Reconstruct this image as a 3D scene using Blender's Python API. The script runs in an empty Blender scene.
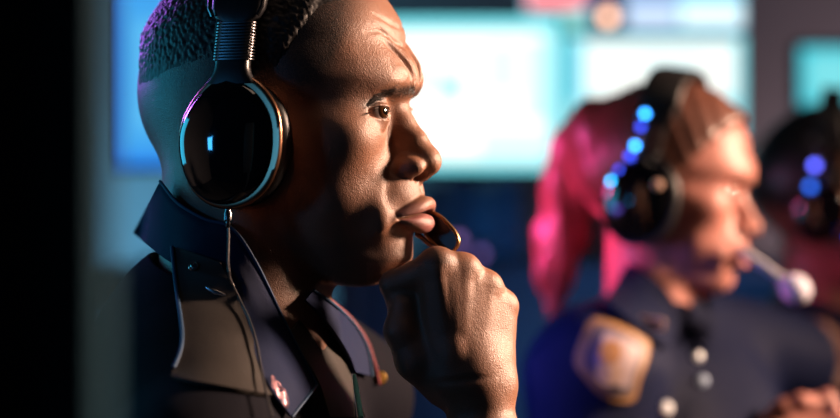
import bpy, bmesh, math, random
import numpy as np
from mathutils import Vector, Matrix
rng = np.random.default_rng(7)
random.seed(7)
F4 = np.float32
C = bpy.context.scene.collection
K = 0.738          # mm per photo pixel at the focus plane (y = 0)
D0 = 1470.0        # camera distance to the focus plane, mm
ZC = 1.20          # camera height, m

def P(px, py, y=0.0):
    """a place in the world (mm, relative to the camera axis) from where it is seen and its depth"""
    s = K * (D0 + y) / D0
    return np.array([(px - 420) * s, y, (209 - py) * s])
def W(v):
    return Vector((v[0] / 1000, v[1] / 1000, v[2] / 1000 + ZC))

# ------------------------------------------------------------------ distance-field helpers (mm)
def smin(a, b, k):
    h = np.maximum(k - np.abs(a - b), 0) / k
    return np.minimum(a, b) - h * h * (k * 0.25)
def smax(a, b, k):
    h = np.maximum(k - np.abs(a - b), 0) / k
    return np.maximum(a, b) + h * h * (k * 0.25)
def ell(p, c, r):
    q = p - np.asarray(c, F4)
    r = np.asarray(r, F4)
    k0 = np.sqrt(((q / r) ** 2).sum(1))
    k1 = np.sqrt(((q / (r * r)) ** 2).sum(1)) + 1e-9
    return k0 * (k0 - 1) / k1
def sph(p, c, r):
    q = p - np.asarray(c, F4)
    return np.sqrt((q * q).sum(1)) - r
def cone(p, a, b, ra, rb):
    a = np.asarray(a, F4); b = np.asarray(b, F4)
    ab = b - a
    t = np.clip(((p - a) @ ab) / max(float(ab @ ab), 1e-6), 0, 1)
    q = p - a - t[:, None] * ab
    return np.sqrt((q * q).sum(1)) - (ra + (rb - ra) * t)
def chain(p, pts, rad, k=0.0):
    d = None
    for i in range(len(pts) - 1):
        e = cone(p, pts[i], pts[i + 1], rad[i], rad[i + 1])
        d = e if d is None else (smin(d, e, k) if k else np.minimum(d, e))
    return d
def rbox(p, c, ax, h, r):
    """rounded box, ax = three unit axes (rows)"""
    q = np.abs((p - np.asarray(c, F4)) @ np.asarray(ax, F4).T) - (np.asarray(h, F4) - r)
    return np.sqrt((np.maximum(q, 0) ** 2).sum(1)) + np.minimum(q.max(1), 0) - r
def interp(x, xs, ys):
    """smooth 1-D table"""
    xs = np.asarray(xs, float); ys = np.asarray(ys, float)
    if xs[0] > xs[-1]: xs = xs[::-1]; ys = ys[::-1]
    fine = np.linspace(xs[0], xs[-1], 400)
    m = np.gradient(ys, xs)
    d = np.diff(ys) / np.diff(xs)
    for i in range(len(d)):                       # keep it monotone between the knots
        if d[i] == 0: m[i] = m[i + 1] = 0
    i = np.clip(np.searchsorted(xs, fine) - 1, 0, len(xs) - 2)
    h = xs[i + 1] - xs[i]; t = (fine - xs[i]) / h
    yf = ((2*t**3-3*t**2+1)*ys[i] + (t**3-2*t**2+t)*h*m[i] + (-2*t**3+3*t**2)*ys[i+1] + (t**3-t**2)*h*m[i+1])
    return np.interp(x, fine, yf).astype(F4)

def polygonise(f, lo, hi, h, pad=1.0):
    """surface of the field f inside a box: sparse evaluation, then surface nets, then projection onto the surface"""
    lo = np.asarray(lo, float); hi = np.asarray(hi, float)
    B = 8
    nb = np.maximum(1, np.ceil((hi - lo) / (h * B)).astype(int))
    n = nb * B + 1
    V = np.full(tuple(n), 9.0, F4)
    gx, gy, gz = np.meshgrid(*[np.arange(k) for k in nb], indexing='ij')
    bi = np.stack([gx.ravel(), gy.ravel(), gz.ravel()], 1)
    cen = (lo + (bi + 0.5) * B * h).astype(F4)
    d = np.concatenate([f(cen[i:i + 200000]) for i in range(0, len(cen), 200000)])
    rad = B * h * 0.87
    act = np.abs(d) < rad * 1.8 + pad
    for b, s in zip(bi[~act], d[~act]):
        if s < 0:
            V[b[0]*B:b[0]*B+B+1, b[1]*B:b[1]*B+B+1, b[2]*B:b[2]*B+B+1] = -9.0
    off = np.stack(np.meshgrid(*[np.arange(B + 1)] * 3, indexing='ij'), -1).reshape(-1, 3)
    ab = bi[act]
    for i in range(0, len(ab), 400):
        c = ab[i:i + 400]
        ids = (c[:, None, :] * B + off[None]).reshape(-1, 3)
        val = f((lo + ids * h).astype(F4))
        V[ids[:, 0], ids[:, 1], ids[:, 2]] = val
    S = V < 0
    m = n - 1
    cnt = np.zeros(tuple(m), np.uint8)
    for dx in (0, 1):
        for dy in (0, 1):
            for dz in (0, 1):
                cnt += S[dx:dx+m[0], dy:dy+m[1], dz:dz+m[2]]
    cells = np.argwhere((cnt > 0) & (cnt < 8))
    idx = np.full(tuple(m), -1, np.int32)
    idx[cells[:, 0], cells[:, 1], cells[:, 2]] = np.arange(len(cells))
    acc = np.zeros((len(cells), 3)); num = np.zeros(len(cells))
    cor = [(a, b, c) for a in (0, 1) for b in (0, 1) for c in (0, 1)]
    for a in cor:
        for ax in range(3):
            if a[ax]: continue
            b = list(a); b[ax] = 1
            va = V[cells[:, 0]+a[0], cells[:, 1]+a[1], cells[:, 2]+a[2]]
            vb = V[cells[:, 0]+b[0], cells[:, 1]+b[1], cells[:, 2]+b[2]]
            x = (va < 0) != (vb < 0)
            t = np.where(x, va / np.where(x, va - vb, 1), 0)
            pt = np.tile(np.array(a, float), (len(cells), 1)); pt[:, ax] += t
            acc[x] += pt[x]; num[x] += 1
    v = lo + (cells + acc / num[:, None]) * h
    quads = []
    for ax in range(3):
        u_, w_ = (ax + 1) % 3, (ax + 2) % 3
        sl0 = [slice(1, int(m[i])) for i in range(3)]; sl0[ax] = slice(0, int(m[ax]))
        sl1 = list(sl0); sl1[ax] = slice(1, int(m[ax]) + 1)
        A = S[tuple(sl0)]; Bq = S[tuple(sl1)]
        e = np.argwhere(A != Bq)
        sgn = A[e[:, 0], e[:, 1], e[:, 2]]
        for i in range(3):
            if i != ax: e[:, i] += 1
        def cell(du, dw):
            q = e.copy(); q[:, u_] -= du; q[:, w_] -= dw
            return idx[q[:, 0], q[:, 1], q[:, 2]]
        a_, b_, c_, d_ = cell(1, 1), cell(0, 1), cell(0, 0), cell(1, 0)
        q = np.stack([a_, b_, c_, d_], 1)
        q[~sgn] = q[~sgn][:, ::-1]
        quads.append(q)
    q = np.concatenate(quads)
    q = q[(q >= 0).all(1)]
    e = 0.35 * h
    for it in range(2):                            # snap the vertices onto the surface
        p = v.astype(F4)
        f0 = f(p)
        g = np.stack([f(p + np.array(k, F4) * e) - f(p - np.array(k, F4) * e) for k in ((1,0,0),(0,1,0),(0,0,1))], 1) / (2 * e)
        gl = (g * g).sum(1) + 1e-3
        stp = np.clip(f0 / gl, -h, h)[:, None] * g
        v = v - stp * 0.9
    return v, q

def np_mesh(name, v, q, mat, parent=None, smooth=True, mats=None, fm=None):
    """numpy verts (mm, world) and faces to one mesh object"""
    me = bpy.data.meshes.new(name)
    v = np.asarray(v, float) / 1000.0
    v = v + np.array([0, 0, ZC])
    k = q.shape[1]
    me.vertices.add(len(v)); me.vertices.foreach_set('co', v.astype(F4).ravel())
    me.loops.add(q.size); me.loops.foreach_set('vertex_index', q.astype(np.int32).ravel())
    me.polygons.add(len(q))
    me.polygons.foreach_set('loop_start', (np.arange(len(q)) * k).astype(np.int32))
    me.update(calc_edges=True)
    me.validate()
    me.polygons.foreach_set('use_smooth', np.full(len(me.polygons), smooth))
    for m_ in ([mat] if mats is None else mats): me.materials.append(m_)
    if fm is not None: me.polygons.foreach_set('material_index', fm.astype(np.int32))
    me.update()
    o = bpy.data.objects.new(name, me); C.objects.link(o)
    if parent is not None: o.parent = parent; o.matrix_parent_inverse = Matrix.Translation(-parent.location)
    return o
def attr(o, name, vals):
    a = o.data.attributes.new(name, 'FLOAT', 'POINT')
    a.data.foreach_set('value', np.asarray(vals, F4))
def thing(name, label, cat, loc, group=None):
    o = bpy.data.objects.new(name, None); C.objects.link(o)
    o.location = loc; o.empty_display_size = .05
    tag(o, label, cat, group); return o
def tag(o, label=None, cat=None, group=None, kind=None):
    if label: o['label'] = label
    if cat: o['category'] = cat
    if group: o['group'] = group
    if kind: o['kind'] = kind
    return o

# ------------------------------------------------------------------ plain mesh builders (mm)
class MB:
    def __init__(s): s.v = []; s.f = []
    def add(s, vs, fs):
        n = len(s.v); s.v += [tuple(map(float, x)) for x in vs]; s.f += [tuple(i + n for i in f) for f in fs]
    def box(s, c, h, ax=None, bev=0.0):
        ax = np.eye(3) if ax is None else np.asarray(ax, float)
        bm = bmesh.new(); bmesh.ops.create_cube(bm, size=2)
        for v in bm.verts: v.co = Vector((v.co.x*h[0], v.co.y*h[1], v.co.z*h[2]))
        if bev > 0: bmesh.ops.bevel(bm, geom=list(bm.edges), offset=bev, segments=3, affect='EDGES', profile=.5)
        bm.verts.index_update()
        s.add([np.asarray(c) + v.co.x*ax[0] + v.co.y*ax[1] + v.co.z*ax[2] for v in bm.verts], [[v.index for v in f.verts] for f in bm.faces]); bm.free()
    def tube(s, pts, rad, n=16, cap=True, flat=1.0, upv=None):
        pts = [np.asarray(p, float) for p in pts]
        if not hasattr(rad, '__len__'): rad = [rad] * len(pts)
        rings = []; prev = None
        for i, p in enumerate(pts):
            t = pts[min(i+1, len(pts)-1)] - pts[max(i-1, 0)]; t = t / (np.linalg.norm(t) + 1e-9)
            if prev is None:
                a = np.array(upv if upv is not None else ((0, 0, 1) if abs(t[2]) < .9 else (1, 0, 0)), float)
            else: a = prev
            a = a - t * (a @ t); a /= np.linalg.norm(a) + 1e-9; prev = a
            b = np.cross(t, a)
            rings.append([p + rad[i]*(math.cos(w)*a + flat*math.sin(w)*b) for w in np.linspace(0, 2*math.pi, n, endpoint=False)])
        vs = [x for r in rings for x in r]; fs = []
        for i in range(len(pts)-1):
            for j in range(n):
                k = (j+1) % n
                fs.append((i*n+j, i*n+k, (i+1)*n+k, (i+1)*n+j))
        if cap:
            fs.append(tuple(range(n))[::-1]); fs.append(tuple(range((len(pts)-1)*n, len(pts)*n)))
        s.add(vs, fs)
    def lathe(s, c, axis, prof, n=48, sx=1.0, upv=None, warp=None):
        """prof = list of (radius, height along the axis)"""
        t = np.asarray(axis, float); t /= np.linalg.norm(t)
        a = np.array(upv if upv is not None else ((0, 0, 1) if abs(t[2]) < .9 else (1, 0, 0)), float)
        a = a - t*(a@t); a /= np.linalg.norm(a); b = np.cross(t, a)
        vs = []; fs = []
        for r, hh in prof:
            for w in np.linspace(0, 2*math.pi, n, endpoint=False):
                k = warp(w) if warp else 1.0
                vs.append(np.asarray(c) + t*hh + r*k*(math.cos(w)*a + sx*math.sin(w)*b))
        for i in range(len(prof)-1):
            for j in range(n):
                k = (j+1) % n
                fs.append((i*n+j, (i+1)*n+j, (i+1)*n+k, i*n+k))
        fs.append(tuple(range(n))); fs.append(tuple(range((len(prof)-1)*n, len(prof)*n))[::-1])
        s.add(vs, fs)
    def sheet(s, rows, thick=0.0):
        """grid of points (rows x cols); thick > 0 closes it into a slab"""
        g = np.asarray(rows, float); R, Q = g.shape[:2]
        fs = [(i*Q+j, i*Q+j+1, (i+1)*Q+j+1, (i+1)*Q+j) for i in range(R-1) for j in range(Q-1)]
        if thick <= 0: s.add(g.reshape(-1, 3), fs); return
        du = np.gradient(g, axis=0); dv = np.gradient(g, axis=1)
        nn = np.cross(du, dv); nn /= np.linalg.norm(nn, axis=2, keepdims=True) + 1e-9
        if nn[..., 1].mean() > 0: nn = -nn          # thickness goes away from the viewer's side of the cloth
        b = g - nn*thick; N = R*Q
        vs = np.concatenate([g.reshape(-1, 3), b.reshape(-1, 3)])
        fb = [tuple(N + x for x in f[::-1]) for f in fs]
        edge = [i*Q for i in range(R)][::-1] + list(range(Q)) [1:] + [i*Q+Q-1 for i in range(1, R)] + [(R-1)*Q+j for j in range(Q-1)][::-1][:-1]
        sd = [(edge[(i+1) % len(edge)], edge[i], N+edge[i], N+edge[(i+1) % len(edge)]) for i in range(len(edge))]
        s.add(vs, fs + fb + sd)
    def build(s, name, mat, parent=None, smooth=True, sharp=None, subsurf=0):
        me = bpy.data.meshes.new(name)
        me.from_pydata([(x/1000, y/1000, z/1000 + ZC) for x, y, z in s.v], [], s.f)
        bm = bmesh.new(); bm.from_mesh(me); bmesh.ops.recalc_face_normals(bm, faces=bm.faces); bm.to_mesh(me); bm.free()
        me.materials.append(mat)
        me.polygons.foreach_set('use_smooth', [smooth]*len(me.polygons))
        if smooth: me.set_sharp_from_angle(angle=math.radians(sharp or 40))
        me.update()
        o = bpy.data.objects.new(name, me); C.objects.link(o)
        if parent is not None: o.parent = parent; o.matrix_parent_inverse = Matrix.Translation(-parent.location)
        if subsurf:
            m = o.modifiers.new('s', 'SUBSURF'); m.levels = m.render_levels = subsurf
        return o
def spline(pts, n=12):
    """Catmull-Rom through the points"""
    p = [np.asarray(x, float) for x in pts]
    p = [2*p[0]-p[1]] + p + [2*p[-1]-p[-2]]
    out = []
    for i in range(1, len(p)-2):
        for t in np.linspace(0, 1, n, endpoint=False):
            a, b, c, d = p[i-1:i+3]
            out.append(.5*((2*b) + (-a+c)*t + (2*a-5*b+4*c-d)*t*t + (-a+3*b-3*c+d)*t**3))
    out.append(p[-2]); return out
def near(p, f, lo, hi, m=25.0):
    """evaluate f only near its box; elsewhere a safe distance"""
    lo = np.asarray(lo, F4); hi = np.asarray(hi, F4)
    q = np.maximum(np.maximum(lo - p, p - hi), 0)
    bd = np.sqrt((q * q).sum(1))
    d = bd + m
    k = bd < m
    if k.any():
        d = d.astype(F4); d[k] = f(p[k])
    return d
CAM = np.array([0, -D0, 0.])
def cast(f, px, py, off=0.0, y0=-420.0, y1=400.0):
    """points of the surface f = off seen at the pixels (px, py)"""
    px = np.atleast_1d(np.asarray(px, float)); py = np.atleast_1d(np.asarray(py, float))
    d = np.stack([(px-420)*K/D0, np.ones_like(px), (209-py)*K/D0], 1)
    ln = np.linalg.norm(d, axis=1); t = np.full(len(px), (D0 + y0))
    for _ in range(160):
        q = CAM + d*t[:, None]
        v = f(q.astype(F4)) - off
        t = np.where(v > .05, t + v*.7/ln, t)
        t = np.minimum(t, D0 + y1)
    return CAM + d*t[:, None]
def grid_quad(edgeA, edgeB, R, Q):
    """pixel grid between two pixel polylines"""
    def samp(e, n):
        e = np.array(spline([(x, y, 0) for x, y in e], 20))[:, :2]
        L = np.concatenate([[0], np.cumsum(np.linalg.norm(np.diff(e, axis=0), axis=1))])
        s = np.linspace(0, L[-1], n)
        return np.stack([np.interp(s, L, e[:, 0]), np.interp(s, L, e[:, 1])], 1)
    A = samp(edgeA, R); B = samp(edgeB, R)
    w = np.linspace(0, 1, Q)[None, :, None]
    return A[:, None, :]*(1-w) + B[:, None, :]*w
def on_surface(f, edgeA, edgeB, R, Q, off, y0=-420., y1=400.):
    g = grid_quad(edgeA, edgeB, R, Q)
    o = off if np.ndim(off) else np.full((R, Q), off)
    pts = cast(f, g[..., 0].ravel(), g[..., 1].ravel(), o.ravel(), y0, y1)
    g3 = pts.reshape(R, Q, 3)
    for _ in range(3):                            # even out the depth
        y = g3[..., 1].copy()
        yp = np.pad(y, 1, mode='edge')
        ys = (yp[:-2, 1:-1]+yp[2:, 1:-1]+yp[1:-1, :-2]+yp[1:-1, 2:])/4
        ys = np.minimum(ys, y)
        s = (D0 + ys)/(D0 + y)
        g3 = CAM + (g3-CAM)*s[..., None]
    return g3
SKIN_H, HAIR_H, JACK_H = 1.1, 1.2, 2.0
# ------------------------------------------------------------------ a head as a distance field
# head frame, mm: u forward (0 at the root of the nose), l sideways, v up (0 at the root of the nose)
LC = [0, 8, 15, 22, 30, 38, 46, 55, 65, 78, 95]
CT = [  # v, midline depth, then how far the face recedes at each l
 (130, -60, [0,.4,1.5,3.5,7,12,18,28,42,70,110]),
 (100, -36, [0,.4,1.4,3,6.5,11,17,26,40,66,105]),
 (80,  -20.5, [0,.4,1.4,3,6,10,15.5,24,38,62,100]),
 (62,  -9.5, [0,.4,1.4,3,6,10,15.5,24,38,62,100]),
 (45,  -6, [0,.4,1.4,3,6,10,16,25,40,64,102]),
 (30,  4, [0,.6,1.9,4,7.5,12,19,29,45,68,105]),
 (18,  6, [0,.6,1.8,3.5,6,10.5,18,29,45,68,105]),
 (10,  3.0, [0,1.2,3.5,5,7,11.5,18.5,30,46,68,105]),
 (2,   -2.5, [0,3,6.5,8,9,12,18,29,46,68,105]),
 (-7,  -5, [0,3,6.5,8,9,11,17,28,44,66,103]),
 (-15, -6, [0,2.5,5.5,7,7.5,9.5,15.5,26,40,62,100]),
 (-26, -6, [0,2,5.5,7,7.5,10,15.5,24.5,38,62,100]),
 (-38, -2, [0,1.5,5,7.5,11,15,20,28,41,66,105]),
 (-50, 5, [0,1,4,9,15.5,21,27.5,36.5,49,72,110]),
 (-57, 9, [0,.6,3.2,9,17.5,25,32,41,53,76,112]),
 (-66, 11.5, [0,.6,3,8,17,26.5,34.5,44,55,78,115]),
 (-80, 9.5, [0,.6,3,8.5,17,26.5,35.5,46,58,80,115]),
 (-90, 6.5, [0,.5,2.8,7.5,16.5,28,39,52,64,84,115]),
 (-98, 2, [0,.4,2.2,6.5,15,28,40,53,66,86,115]),
 (-108, 2, [0,.5,2.6,8,19,32,44,57,70,88,115]),
 (-118, 1.5, [0,.6,3.2,9.5,22,35,47,60,72,90,115]),
 (-126, -5, [0,.8,4,11,24,37,49,62,74,92,115]),
 (-134, -17, [0,1,4,11,24,37,49,62,74,92,115]),
 (-150, -30, [0,1,4,11,24,37,49,62,74,92,115]),
]
def _depth_table():
    vs = np.array([r[0] for r in CT], float)[::-1]
    tab = np.array([[r[1] - c for c in r[2]] for r in CT], float)[::-1]
    vf = np.arange(-150, 130.1, 1.0); lf = np.arange(0, 95.1, 1.0)
    A = np.stack([interp(vf, vs, tab[:, j]) for j in range(tab.shape[1])], 1)
    lx = [-8] + LC                                 # mirror knot keeps it flat across the midline
    kk = np.exp(-(np.arange(-6, 7)/2.2)**2); kk /= kk.sum()
    A = np.stack([np.convolve(np.pad(A[:, j], 6, mode='edge'), kk, 'valid') for j in range(A.shape[1])], 1)
    B = np.stack([interp(lf, lx, np.concatenate([[r[1]], r])) for r in A], 0)
    return B.astype(F4)
_DT = _depth_table()
def face_depth(l, v):
    x = np.clip(l, 0, 94.9); y = np.clip(v + 150, 0, 279.9)
    i = y.astype(np.int32); j = x.astype(np.int32); fy = y - i; fx = x - j
    return (_DT[i, j]*(1-fy)*(1-fx) + _DT[i+1, j]*fy*(1-fx) + _DT[i, j+1]*(1-fy)*fx + _DT[i+1, j+1]*fy*fx)
def ridge(a, b, pts, w, amp, taper=True):
    """soft raised (amp>0) or sunken line drawn in the (l, v) plane"""
    d2 = None; n = len(pts) - 1
    for i in range(n):
        ax, ay = pts[i]; bx, by = pts[i+1]
        dx, dy = bx-ax, by-ay
        t = np.clip(((a-ax)*dx + (b-ay)*dy) / (dx*dx+dy*dy), 0, 1)
        q = (a-ax-t*dx)**2 + (b-ay-t*dy)**2
        s = (i+t)/n
        g = np.exp(-q/(w*w)) * (np.sqrt(np.clip(np.sin(s*math.pi), 0, 1))*0.85+.15 if taper else 1)
        d2 = g if d2 is None else np.maximum(d2, g)
    return amp * d2
EYE = dict(c=(-21.0, 29.5, -7.2), r=12.2)
def head_f(p, male=True, neck=True):
    """p: N x 3 in the head frame; l already signed"""
    u = p[:, 0]; ls = p[:, 1]; l = np.abs(ls); v = p[:, 2]
    q = np.stack([u, l, v], 1)
    skull = ell(q, (-102, 0, 24), (107, 76, 101)) if male else ell(q, (-102, 0, 20), (106, 76, 92))
    skull = smin(skull, ell(q, (-130, 0, 8), (84, 71, 72)), 30)
    # face block: side walls, floor of the jaw, back
    wd = interp(v, [60, 30, 8, -10, -22, -38, -55, -75, -95, -112, -130], [72, 70, 68.5, 69.5, 70, 67, 62.5, 58, 52, 44, 34])
    fl = interp(u, [-140, -110, -95, -80, -60, -40, -20, -5, 10], [-80, -96, -112, -124, -133, -137, -135, -128, -120])
    H = face_depth(l, v)
    if male:
        # frown lines, furrows and folds
        H = H + ridge(l, v, [(4, 16), (7, 24), (9, 33), (10, 42)], 2.0, -3.0)
        H = H + ridge(l, v, [(11, 19), (15, 27), (20, 36), (28, 46)], 2.3, -2.9)
        H = H + ridge(l, v, [(7, 17), (11, 26), (15, 36), (22, 50)], 3.0, 2.4)
        H = H + ridge(l, v, [(17, 20), (24, 25), (33, 27)], 4.5, 1.6)
        H = H + ridge(l, v, [(0, 43), (14, 46), (30, 54), (44, 52)], 2.2, -1.8)
        H = H + ridge(l, v, [(0, 58), (16, 60), (32, 66)], 2.2, -1.4)
        H = H + ridge(l, v, [(12, 12), (22, 15), (34, 16), (46, 8)], 5, 1.6)      # brow
        H = H + ridge(l, v, [(21, 5), (30, 7), (42, 3)], 4.2, 2.6)
        H = H + ridge(l, v, [(18, -40), (24, -52), (29, -64), (32, -76)], 3.2, -1.8)
        H = H + ridge(l, v, [(16.5, -9), (17.5, -16), (18.5, -24), (23, -31)], 1.3, -1.3)
        H = H + ridge(l, v, [(20, -18), (28, -22), (38, -21)], 1.8, -.9)
    face = smax(smax((u - H)*0.82, l - wd, 14), fl - v, 12)
    face = smax(face, -(u + 128), 20)
    face = smax(face, v - 60, 40)
    d = smin(skull, face, 22)
    d = smax(d, (u - H)*0.82, 9)
    # cheekbone
    d = smin(d, ell(q, (-42, 49, -24), (20, 13, 12)), 30)
    # nose
    nw = 1.0 if male else .78
    d = smin(d, chain(q, [(-11, 0, -6), (-5.5, 0, -14), (3.6, 0, -27), (11.4, 0, -38.5)], [7.0*nw, 8.0*nw, 8.6*nw, 9.2*nw], 3), 8)
    d = smin(d, chain(q, [(-15, 0, -6), (-9, 0, -22), (-1.5, 0, -38), (0, 0, -46)], [8.5*nw, 10.5*nw, 12.5*nw, 12*nw], 3), 7)
    d = smin(d, ell(q, (13.2, 0, -42.5), (10.4, 11.0*nw, 8.6)), 5)
    d = smin(d, ell(q, (3.0, 14.0*nw, -47.0), (11.5, 7.2*nw, 8.0)), 5)
    d = smin(d, cone(q, (17, 0, -47), (10, 0, -53), 4.0, 4.2), 5)
    d = smax(d, -ell(q, (8.5, 8.2*nw, -53.5), (7.0, 3.6*nw, 4.2)), 2.2)
    # creases around the nostril wing
    wg = ((u-3.0)/13.0)**2 + ((v+46.5)/9.5)**2
    d = d + 1.0*np.exp(-((np.sqrt(wg)-1)/.12)**2) * np.clip((l-14*nw)/5, 0, 1) * np.exp(-((l-20*nw)/6)**2) * (u < 4)
    # lips
    def lipx(yy, w): return np.clip(1-(yy/w)**2, 0, 1)
    lw = 26.0 if male else 23
    zl = np.clip(l/lw, 0, 1.2)
    fr = face_depth(l, v)
    # upper lip: strip following the face
    fm = 1 if male else .72
    uc = face_depth(l, np.full_like(l, -74.0))
    zu = -74.0 - 9.0*zl**1.6 + .8*np.exp(-(l/4)**2)*-1
    ru = (7.0*fm)*np.sqrt(lipx(l, lw*1.02)) + .01
    du = np.sqrt(((u-(uc+0.3*fm))/1.0)**2 + ((v-zu)/(.86))**2)
    up = (du - ru)*0.8
    up = np.maximum(up, l-lw)
    lc = face_depth(l, np.full_like(l, -86.0))
    zlw = -89.5 + 2.5*zl**1.8
    rl = (8.6*fm)*np.sqrt(lipx(l, lw*.94)) + .01
    dl = np.sqrt(((u-(lc+1.0*fm)))**2 + ((v-zlw)/(.86))**2)
    lo_ = np.maximum((dl - rl)*0.8, l-lw)
    d = smin(d, up, 3.0)
    d = smin(d, lo_, 3.0)
    zs = -80.5 + 0.6*np.cos(l/6) - 5.0*zl**1.5                   # the slit between the lips
    slit = np.sqrt(((v-zs)/1.0)**2 + (np.clip(-(u-(uc+1.0)), 0, 50)*0.12)**2) - 1.15
    slit = np.maximum(slit, l-lw-2.5)
    d = smax(d, -np.maximum(slit, (uc-6) - u), 1.6)
    # corner of the mouth
    d = smin(d, ell(q, (-16, 32, -86), (6, 4, 9)), 16)
    # philtrum
    d = d + .9*np.exp(-(l/2.6)**2)*np.exp(-((v+62)/5)**2)*(u > 0)
    # eye socket, lids, slit
    ec = EYE['c']; er = EYE['r']
    d = smax(d, -ell(q, (-7, 33.5, -4.0), (8.0, 17.5, 9)), 9)
    lid = sph(q, ec, er + 1.75)
    ph = np.degrees(np.arctan2(l-ec[1], u-ec[0]))
    a = (ph - 20.5)/(67.5 if male else 60.0)
    op_up = -8.2 + 5.6*np.sqrt(np.clip(1-np.abs(a)**2.2, 0, 1)) + .8*a     # upper lid edge
    op_lo = -8.0 - 4.2*np.sqrt(np.clip(1-np.abs(a)**2.4, 0, 1)) + .8*a
    opening = np.maximum(np.maximum(v-op_up, op_lo-v), (np.abs(a)-1)*14)
    opening = np.maximum(opening, -(sph(q, ec, er) + 2.5))
    opening = np.maximum(opening, sph(q, ec, er) - 4.4)
    d = smin(d, lid, 4.0)
    if male:
        d = d + 1.0*np.exp(-((v-(op_up+3.4))/1.1)**2)*np.clip(1.1-np.abs(a), 0, 1)*(u > -34)*(u < -5)      # fold of the upper lid
    d = smax(d, -opening, 0.7)
    # neck
    return d
def head_frame(N0, yaw, pitch=0.0, roll=0.0, facing=1, s=1.0):
    """rows = u, l(near side), v axes in the world; facing +1 looks to +X"""
    y = math.radians(yaw)
    f = np.array([math.cos(y)*facing, -math.sin(y), 0]); n = np.array([-math.sin(y)*facing, -math.cos(y), 0]); up = np.array([0, 0, 1.])
    cp, sp = math.cos(math.radians(pitch)), math.sin(math.radians(pitch))
    f, up = f*cp + up*sp, up*cp - f*sp
    cr, sr = math.cos(math.radians(roll)), math.sin(math.radians(roll))
    n, up = n*cr + up*sr, up*cr - n*sr
    return dict(o=np.asarray(N0, float), R=np.stack([f, n, up]), s=s)
def to_head(p, fr):
    return (((p - fr['o'].astype(F4)) @ fr['R'].T.astype(F4)) / fr['s']).astype(F4)
def from_head(q, fr):
    return fr['o'] + (np.asarray(q, float)*fr['s']) @ fr['R']
# ------------------------------------------------------------------ the fist under the chin and its forearm
def hand_f(p):
    """right hand, closed, back of the hand to the camera and the light, knuckles up under the chin; thumb towards the neck"""
    kn = [P(436, 266, -8), P(463, 271, 0), P(486, 288, 9), P(503, 307, 20)]      # knuckles, index to little finger
    rk = [13.5, 12.6, 12.0, 10.8]
    cb = [P(449, 374, -2), P(462, 376, -2), P(478, 380, 3), P(491, 384, 12)]      # where the bones meet the wrist
    d = None
    for i in range(4):
        c = cone(p, cb[i], kn[i], 16, rk[i])
        d = c if d is None else smin(d, c, 16)
    for i in range(3):                       # flesh between the bones
        d = smin(d, cone(p, (cb[i]+cb[i+1])/2 + [0, 2, 0], (kn[i]+kn[i+1])/2 + [0, 4, -6], 16, rk[i]-1.5), 10)
    # palm mass behind the bones
    d = smin(d, cone(p, P(446, 360, 22), P(440, 300, 22), 20, 17), 14)
    d = smin(d, cone(p, P(474, 370, 20), P(478, 320, 30), 18, 15), 14)
    d = smin(d, cone(p, P(424, 350, 10), P(412, 300, 10), 15, 13), 12)
    # knuckle heads and the tendons that run to them
    for i in range(4):
        d = smin(d, sph(p, kn[i] + np.array([1.5, -2.6, 2.5]), rk[i]-2.6), 5)
    for i, am in ((0, 2.4), (1, 2.2), (2, 1.9), (3, 1.4)):
        a = kn[i] + np.array([1, -rk[i]*.82, -4]); b = cb[i] + np.array([0, -12.5, 14])
        d = smin(d, cone(p, a, b, am, .8), 6)
    # forearm
    d = smin(d, chain(p, [P(472, 368, 8), P(478, 392, 8), P(484, 440, 4), P(497, 540, -20), P(503, 640, -45)], [27, 24.5, 26, 37, 42], 8), 12)
    d = smin(d, sph(p, P(497, 382, 4), 11), 10)          # ulna head
    d = smin(d, ell(p, P(452, 352, -16), (6, 5, 9)), 8)    # bump at the root of the index bone
    d = d + 1.3*np.exp(-((p[:, 2] - P(0, 376)[2] - (p[:, 0]-P(478, 0)[0])*.1)/3.0)**2) * np.exp(-((p[:, 0]-P(462, 0)[0])/17)**2)*(p[:, 1] < 0)
    # fingers: back from each knuckle towards the neck, then curled in to the palm
    dirs = [(-31, 13, -13), (-33, 26, -6), (-33, 30, -8), (-27, 27, -12)]
    fd = []
    for i in range(4):
        k = kn[i] + np.array([0, 1, -1]); a = k + np.array(dirs[i]); b = a + np.array([6, 4, -23]); c = b + np.array([16, -3, -1])
        fd.append(chain(p, [k, a, b, c], [rk[i]-1, 10.2, 9, 7.6], 4))
    f0 = fd[0]
    for f in fd[1:]: f0 = smin(f0, f, 2.0)
    d = smin(d, f0, 5)
    # thumb across the side of the fist
    t = chain(p, [P(446, 384, 12), P(418, 358, 4), P(402, 330, 0), P(404, 306, 0)], [18, 17, 13, 10], 5)
    d = smin(d, t, 6)
    return d
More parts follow.
